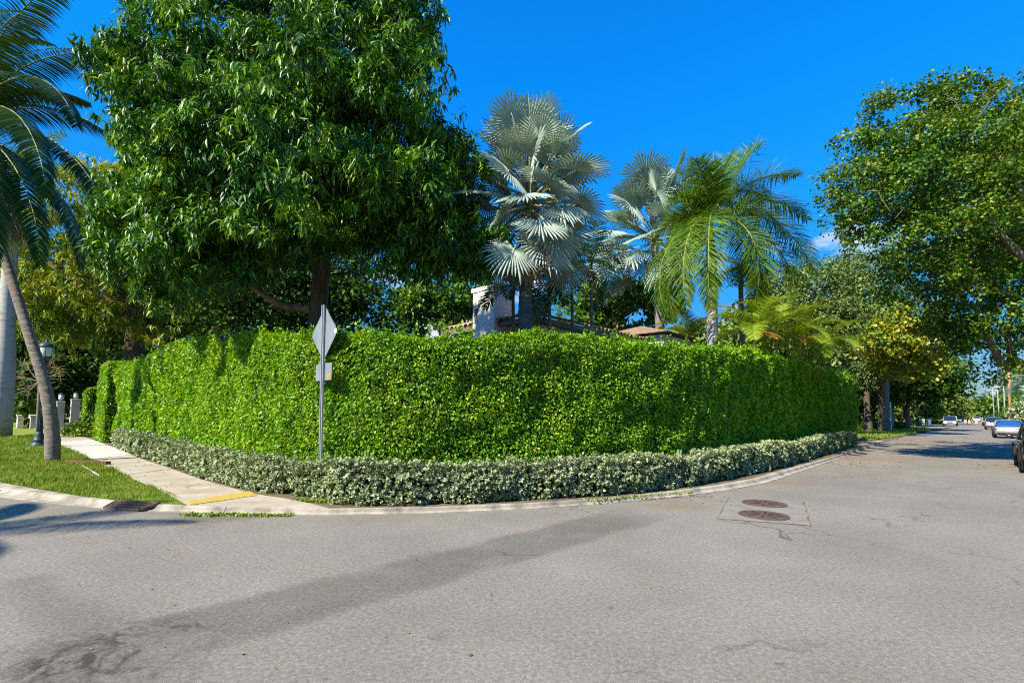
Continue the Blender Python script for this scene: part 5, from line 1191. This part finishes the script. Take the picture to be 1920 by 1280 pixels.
# palm trunks under the golden tree
for px, Y, r, lb_, ln in ((1651, 50, .26, 'dark palm trunk in the shade of the golden tree', 0), (1663, 52, .24, 'pale mottled palm trunk right of the dark trunk', 0), (1672, 56, .15, 'thin leaning palm trunk beside the white pole', 8)):
    b = at(px, 803, Y); t_ = at(px + ln, 640, Y); o = root('verge_palm', (b.x, b.y, 0), lb_, 'palm tree', 'palm trunks on the right verge')
    palm_trunk(o, [(b.x, b.y, 0), ((b.x + t_.x) / 2, b.y, t_.z * .5), t_], r, r * .7, M['bark'] if px == 1651 else M['greybark'], 1.3)
    for k in range(10): add_frond(o, M['adonidia'], .04, t_, k * 2.4, R(60 - k * 10), 3.0, 1.3, 36, .7, .2, .35, .06)
# white garden house behind the trees
hb = at(1690, 799, 92); o = root('white_house', (hb.x, hb.y, 0), 'white house partly hidden behind the verge trees', 'house')
h2 = Vector((hb.x, hb.y)); MB().poly([h2 - UR * 5, h2 + UR * 5, h2 + UR * 5 - NR * 8, h2 - UR * 5 - NR * 8][::-1], 0, 3.0).build('wall', M['stucco'], o)
q = MB(); e4 = [h2 - UR * 5.6 + NR * .6, h2 + UR * 5.6 + NR * .6, h2 + UR * 5.6 - NR * 8.6, h2 - UR * 5.6 - NR * 8.6]; rg = [h2 - UR * 1.5 - NR * 4, h2 + UR * 1.5 - NR * 4]
q.add([(*p_, 3.0) for p_ in e4] + [(*p_, 4.6) for p_ in rg], [(0, 1, 5, 4), (1, 2, 5), (2, 3, 4, 5), (3, 0, 4), (3, 2, 1, 0)]); q.build('roof', M['whitepipe'], o)
for s in (-2.6, 2.6):
    w_ = MB(); c = h2 + UR * s; w_.poly([c - UR * .8 + NR * .03, c + UR * .8 + NR * .03, c + UR * .8 - NR * .03, c - UR * .8 - NR * .03], 1.0, 2.4); w_.build('window', M['glass'], o)
# low hedges, shrubs, and palms down the street
for px, py, r, h, mt, sz, lb_ in ((1640, 806, 1.6, 1.1, 'dark', .25, 'dark low shrub round the foot of the nearest verge trunk'), (1662, 805, 1.6, 1.1, 'dark', .25, 'dark low shrub under the palm trunks'), (1680, 804, 1.2, .9, 'bright', .25, 'small green shrub right of the palm trunks'),
                                  (1710, 797, 3.0, 3.2, 'greygreen', .5, 'blue-green bush behind the forked trunk'), (1760, 794.5, 3.0, 2.2, 'bright', .5, 'light green bush beside the silver van'), (1752, 795, 2.2, 3.4, 'areca', .5, 'yellow-green palm-like bush behind the hydrant'),
                                  (1790, 790, 5, 5.5, 'dark', .8, 'dark bush on the left far down the street'), (1812, 788, 7, 9, 'limey', 1.2, 'olive tree-like bush at the far left end of the street')):
    p_ = Vector(G(px, py)); p_ = p_ - NR * (r * .5 if px > 1700 else 0)
    shrub('street_shrub', lb_, p_, r, h, 900, T_FOLD, sz, M[mt], 'shrubs along the far street')
for a_, pe, r, h, mt, sz, lb_ in ((96, 5.0, 2.2, 5.0, 'silver', .40, 'big silvery grey bush beside the parked cars'), (70, 4.6, 1.5, 3.4, 'olive', .30, 'green bush right behind the silver sedan'), (125, 6.0, 3.0, 4.5, 'dark', .6, 'dark green bush beyond the silvery bush'), (58, 5.6, 2.0, 4.6, 'bright', .26, 'green shrub at the right edge behind the dark car'), (160, 6.5, 3.2, 5, 'bright', .8, 'light green far bush on the right side of the street'), (210, 7.5, 4, 6, 'dark', 1.0, 'farthest dark bush on the right side of the street')):
    p_ = RP(a_, pe); shrub('street_shrub', lb_, p_, r, h, 1500, T_FOLD, sz, M[mt], 'shrubs along the far street')
for a_, pe, H_, lb_, mt in ((135, 5.6, 9.5, 'green palm behind the utility poles on the right', 'royal'), (170, 6, 9.5, 'far green palm on the right side of the street', 'royal'), (105, 7.5, 10.5, 'tall palm at the right edge behind the wooden pole', 'royal'), (230, 6.5, 10, 'farthest small palm near the end of the street', 'adonidia'), (170, -9, 9.5, 'far palm over the olive tree on the left', 'adonidia')):
    p_ = RP(a_, pe); tt = Vector((p_[0], p_[1], H_))
    feather('street_palm', lb_, p_, tt, .2, .16, M['greybark'], [(k * 2.4, R(60 - k * 9), 3.2, 1.5) for k in range(11)], M[mt], 34, .8, .09, group='palms along the far street')
p_ = RP(84, 5.6); tt = Vector((p_[0], p_[1], 5.6))
fan_palm('street_fan_palm', 'silver fan palm behind the wooden utility pole', p_, tt, .22, .2, spiral(18, 80, -30, 1.6, .3), 1.7, M['greybark'], None)
# trees that close the far end of the street
for a_, pe, H_, r, lb_, mt in ((230, -9, 7, 6, 'far tree on the left closing the street', 'limey'), (250, 9, 7, 6, 'far tree on the right closing the street', 'bright'), (300, 0, 6, 7, 'far tree across the end of the street', 'dark'), (180, -10, 6, 5, 'leafy far tree left of the street end', 'bright')):
    p_ = RP(a_, pe); c = Vector((p_[0], p_[1], H_))
    tree('far_tree', lb_, p_, .3, (p_[0], p_[1], H_ * .6), [(c, r, .7), (c + Vector((r * .7, 0, -1)), r * .7, .7), (c - Vector((r * .7, 0, 1)), r * .7, .7)], 160, 12, T_FOLD, 1.3, M[mt], M['bark'], 'ball', 2.0, limbs=2, group='trees at the end of the street')
# traffic barrels far down the road
for k, (a_, pe) in enumerate(((150, -1.5), (152, -.3), (155, .8), (160, -2.2))):
    p_ = RP(a_, pe); o = root('traffic_barrel', (*p_, 0), ['leftmost near orange and white road barrel', 'second orange and white barrel in the far road', 'right-hand orange and white barrel in the far road', 'farthest orange and white barrel in the road'][k], 'traffic barrel', 'traffic barrels far down the road')
    for j, mt in enumerate(('orange', 'whitepipe', 'orange', 'whitepipe', 'orange')): MB().lathe([(.30 - j * .02, 0), (.285 - j * .02, .21)], (*p_, .02 + j * .212), 12).build('band', M[mt], o, True)

# ------------------------------------------------------------------ verge past the hedge, driveway apron
KIe = [tuple(q) for q in KI]
lawn_pts = [G(1622, 826.5, .08), G(1652, 822, .08), G(1690, 817, .08), G(1720, 811.5, .08), G(1742, 806.5, .08), G(1735, 801.5, .08), G(1690, 800.5, .08), G(1640, 800, .08), G(1600, 802, .08), G(1600, 812, .08)]
sheet('lawn', lawn_pts, .10, M['turf'])
sheet('driveway', [G(1598, 838, .08), G(1650, 829, .08), G(1656, 826, .08), G(1622, 827.2, .08), G(1600, 828, .08)], .096, M['concrete'])
sheet('driveway', [G(1720, 812.5, .02), G(1748, 806.8, .02), G(1790, 800.5, .02), G(1775, 800.3, .02), G(1738, 801.3, .02), G(1745, 806.2, .02)], .110, M['asphalt'])

# ------------------------------------------------------------------ grass and fallen leaves
def tri_points(poly, n):
    """random points inside a polygon, denser towards the camera"""
    poly = np.array(poly); lo, hi = poly.min(0), poly.max(0); out = []
    tot = 0
    while tot < n:
        q = lo + rng.random((n * 3, 2)) * (hi - lo); ins = np.zeros(len(q), bool); j = len(poly) - 1
        for i in range(len(poly)):
            xi, yi = poly[i]; xj, yj = poly[j]
            c = ((yi > q[:, 1]) != (yj > q[:, 1])) & (q[:, 0] < (xj - xi) * (q[:, 1] - yi) / (yj - yi + 1e-12) + xi); ins ^= c; j = i
        q = q[ins]; dd = np.linalg.norm(q, axis=1); q = q[rng.random(len(q)) < np.clip((13 / dd) ** 1.4, .05, 1)]
        out.append(q); tot += len(q)
        if not len(q) and tot == 0: break
    return np.concatenate(out)[:n]
def grass(name, label, poly, n, h, z, mat, kind='stuff'):
    q = tri_points(poly, n); n = len(q); P = np.c_[q, np.full(n, z)]
    A = rdir(n); A[:, 2] = np.abs(A[:, 2]) + .55; N = rdir(n)
    dd = np.linalg.norm(q, axis=1); S = h * rng.uniform(.5, 1.3, n) * np.clip(dd / 12, .8, 2.0)
    S = S * (.55 + .9 * vnoise(np.c_[q, np.zeros(n)], 1.3))
    tb_ = (np.array([(-.09, 0, 0), (.09, 0, 0), (0, 1, -.25)]), np.array([(0, 1, 2)]))
    o = scatter(name, tb_, P, A, N, S, mat); tag(o, label, 'grass', kind=kind); return o
vis = [tuple(q) for q in KI[:iend + 1] if q[1] < 30] + [tuple(q) for q in PLs if q[1] < 34]
vis = [tuple(q) for q in KI[near_on(KI, (-28, 22)):iend + 1]] + [tuple(q) for q in PLs[:near_on(PLs, (-27, 29))]]
grass('verge_grass', 'short green grass on the corner verge', vis, 75000, .065, .068, M['grass'])
grass('lawn_grass', 'short green grass past the end of the hedge', lawn_pts, 9000, .10, .10, M['grass'])
# weeds in the gutter and along the hedge foot
wp = []
for (xa, ya, xb, yb, n, sp) in ((345, 966, 545, 967, 500, .05), (560, 946, 690, 951, 500, .06), (1100, 946, 1300, 931, 200, .04), (700, 950, 1000, 940, 300, .05)):
    a, b = np.array(G(xa, ya)), np.array(G(xb, yb)); s = rng.random((n, 1)); wp.append(a + (b - a) * s + rng.normal(size=(n, 2)) * sp)
wp = np.concatenate(wp); n = len(wp); A = rdir(n); A[:, 2] = np.abs(A[:, 2]) + .4
tag(scatter('weeds', T_FOLD, np.c_[wp, np.where(np.arange(n) < 500, .0, .07)], A, rdir(n), .05 * rng.uniform(.5, 1.3, n), M['grass']), 'weeds growing in the gutter and under the low hedge', 'weeds', kind='stuff')
lt = []
for (px, py, n, sp) in ((1690, 824, 500, 3.5), (1560, 866, 120, 1.0), (1300, 932, 60, .5), (260, 1060, 14, 1.4), (500, 1130, 14, 1.0), (150, 1200, 8, .8), (130, 925, 60, 1.0), (330, 925, 40, .6), (150, 822, 80, .8), (800, 1050, 12, 2), (1400, 1100, 5, 1.5), (100, 890, 60, 1.2)):
    lt.append(np.array(G(px, py)) + rng.normal(size=(n, 2)) * sp)
lt = np.concatenate(lt); n = len(lt); A = rdir(n); A[:, 2] *= .15
gl_ = (np.array([-13.0, 0]))
zl = np.where((lt[:, 1] > 9.2) & (lt[:, 0] < -6), .10, .012)
tag(scatter('fallen_leaves', T_FOLD, np.c_[lt, zl], A, np.tile([0, 0, 1.], (n, 1)) + rdir(n) * .3, np.clip(np.linalg.norm(lt, axis=1) / 12, .55, 1.6) * .055 * rng.uniform(.5, 1.2, n), M['litter']), 'dry brown leaves scattered on road and verge', 'leaves', kind='stuff')

# dark screen of trees behind the right arm of the hedge
for k, (px, py, Y, lob, lb_) in enumerate(((1610, 790, 62, [(1600, 690, 55), (1640, 730, 40), (1590, 740, 50), (1560, 650, 55), (1630, 660, 40)], 'dark trees showing between the hedge end and the first trunk'),
                                           (1650, 792, 78, [(1650, 750, 32), (1680, 735, 34), (1665, 775, 22), (1630, 770, 26), (1700, 700, 40)], 'sunlit lime green tree deep behind the palm trunks'),
                                           (1440, 690, 46, [(1420, 620, 60), (1470, 640, 60), (1370, 640, 50), (1520, 650, 60), (1300, 640, 40)], 'dark tree low behind the clump of yellowish palms'))):
    b_ = at(px, py, Y)
    tree('screen_tree', lb_, (b_.x, b_.y), .25, at(px, py - 30, Y), [L(a, b, Y, c) for a, b, c in lob], 700, 14, T_FOLD, .012 * Y, [M['dark'], M['limey'], M['greygreen']][k], M['bark'], 'ball', .028 * Y, limbs=3, depth=.9, group='trees past the right arm of the hedge')
# palm across the left street, outside the frame: its fronds throw the shadow on the near road
pp_ = (-14.5, -.1); tt = Vector((-14.4, .0, 8.3))
o = root('coconut_palm', (*pp_, 0), 'coconut palm across the left street that shades the near road', 'palm tree')
palm_trunk(o, [(*pp_, 0), (-14.5, -.1, 4.2), tt], .18, .12, M['cocobark'], 1.3, rings=40)
for k in range(8): add_frond(o, M['coco'], .035, tt, k * 2.4, R(58 - k * 6), 2.6, 1.0, 60, .5, .0, .4, .035)
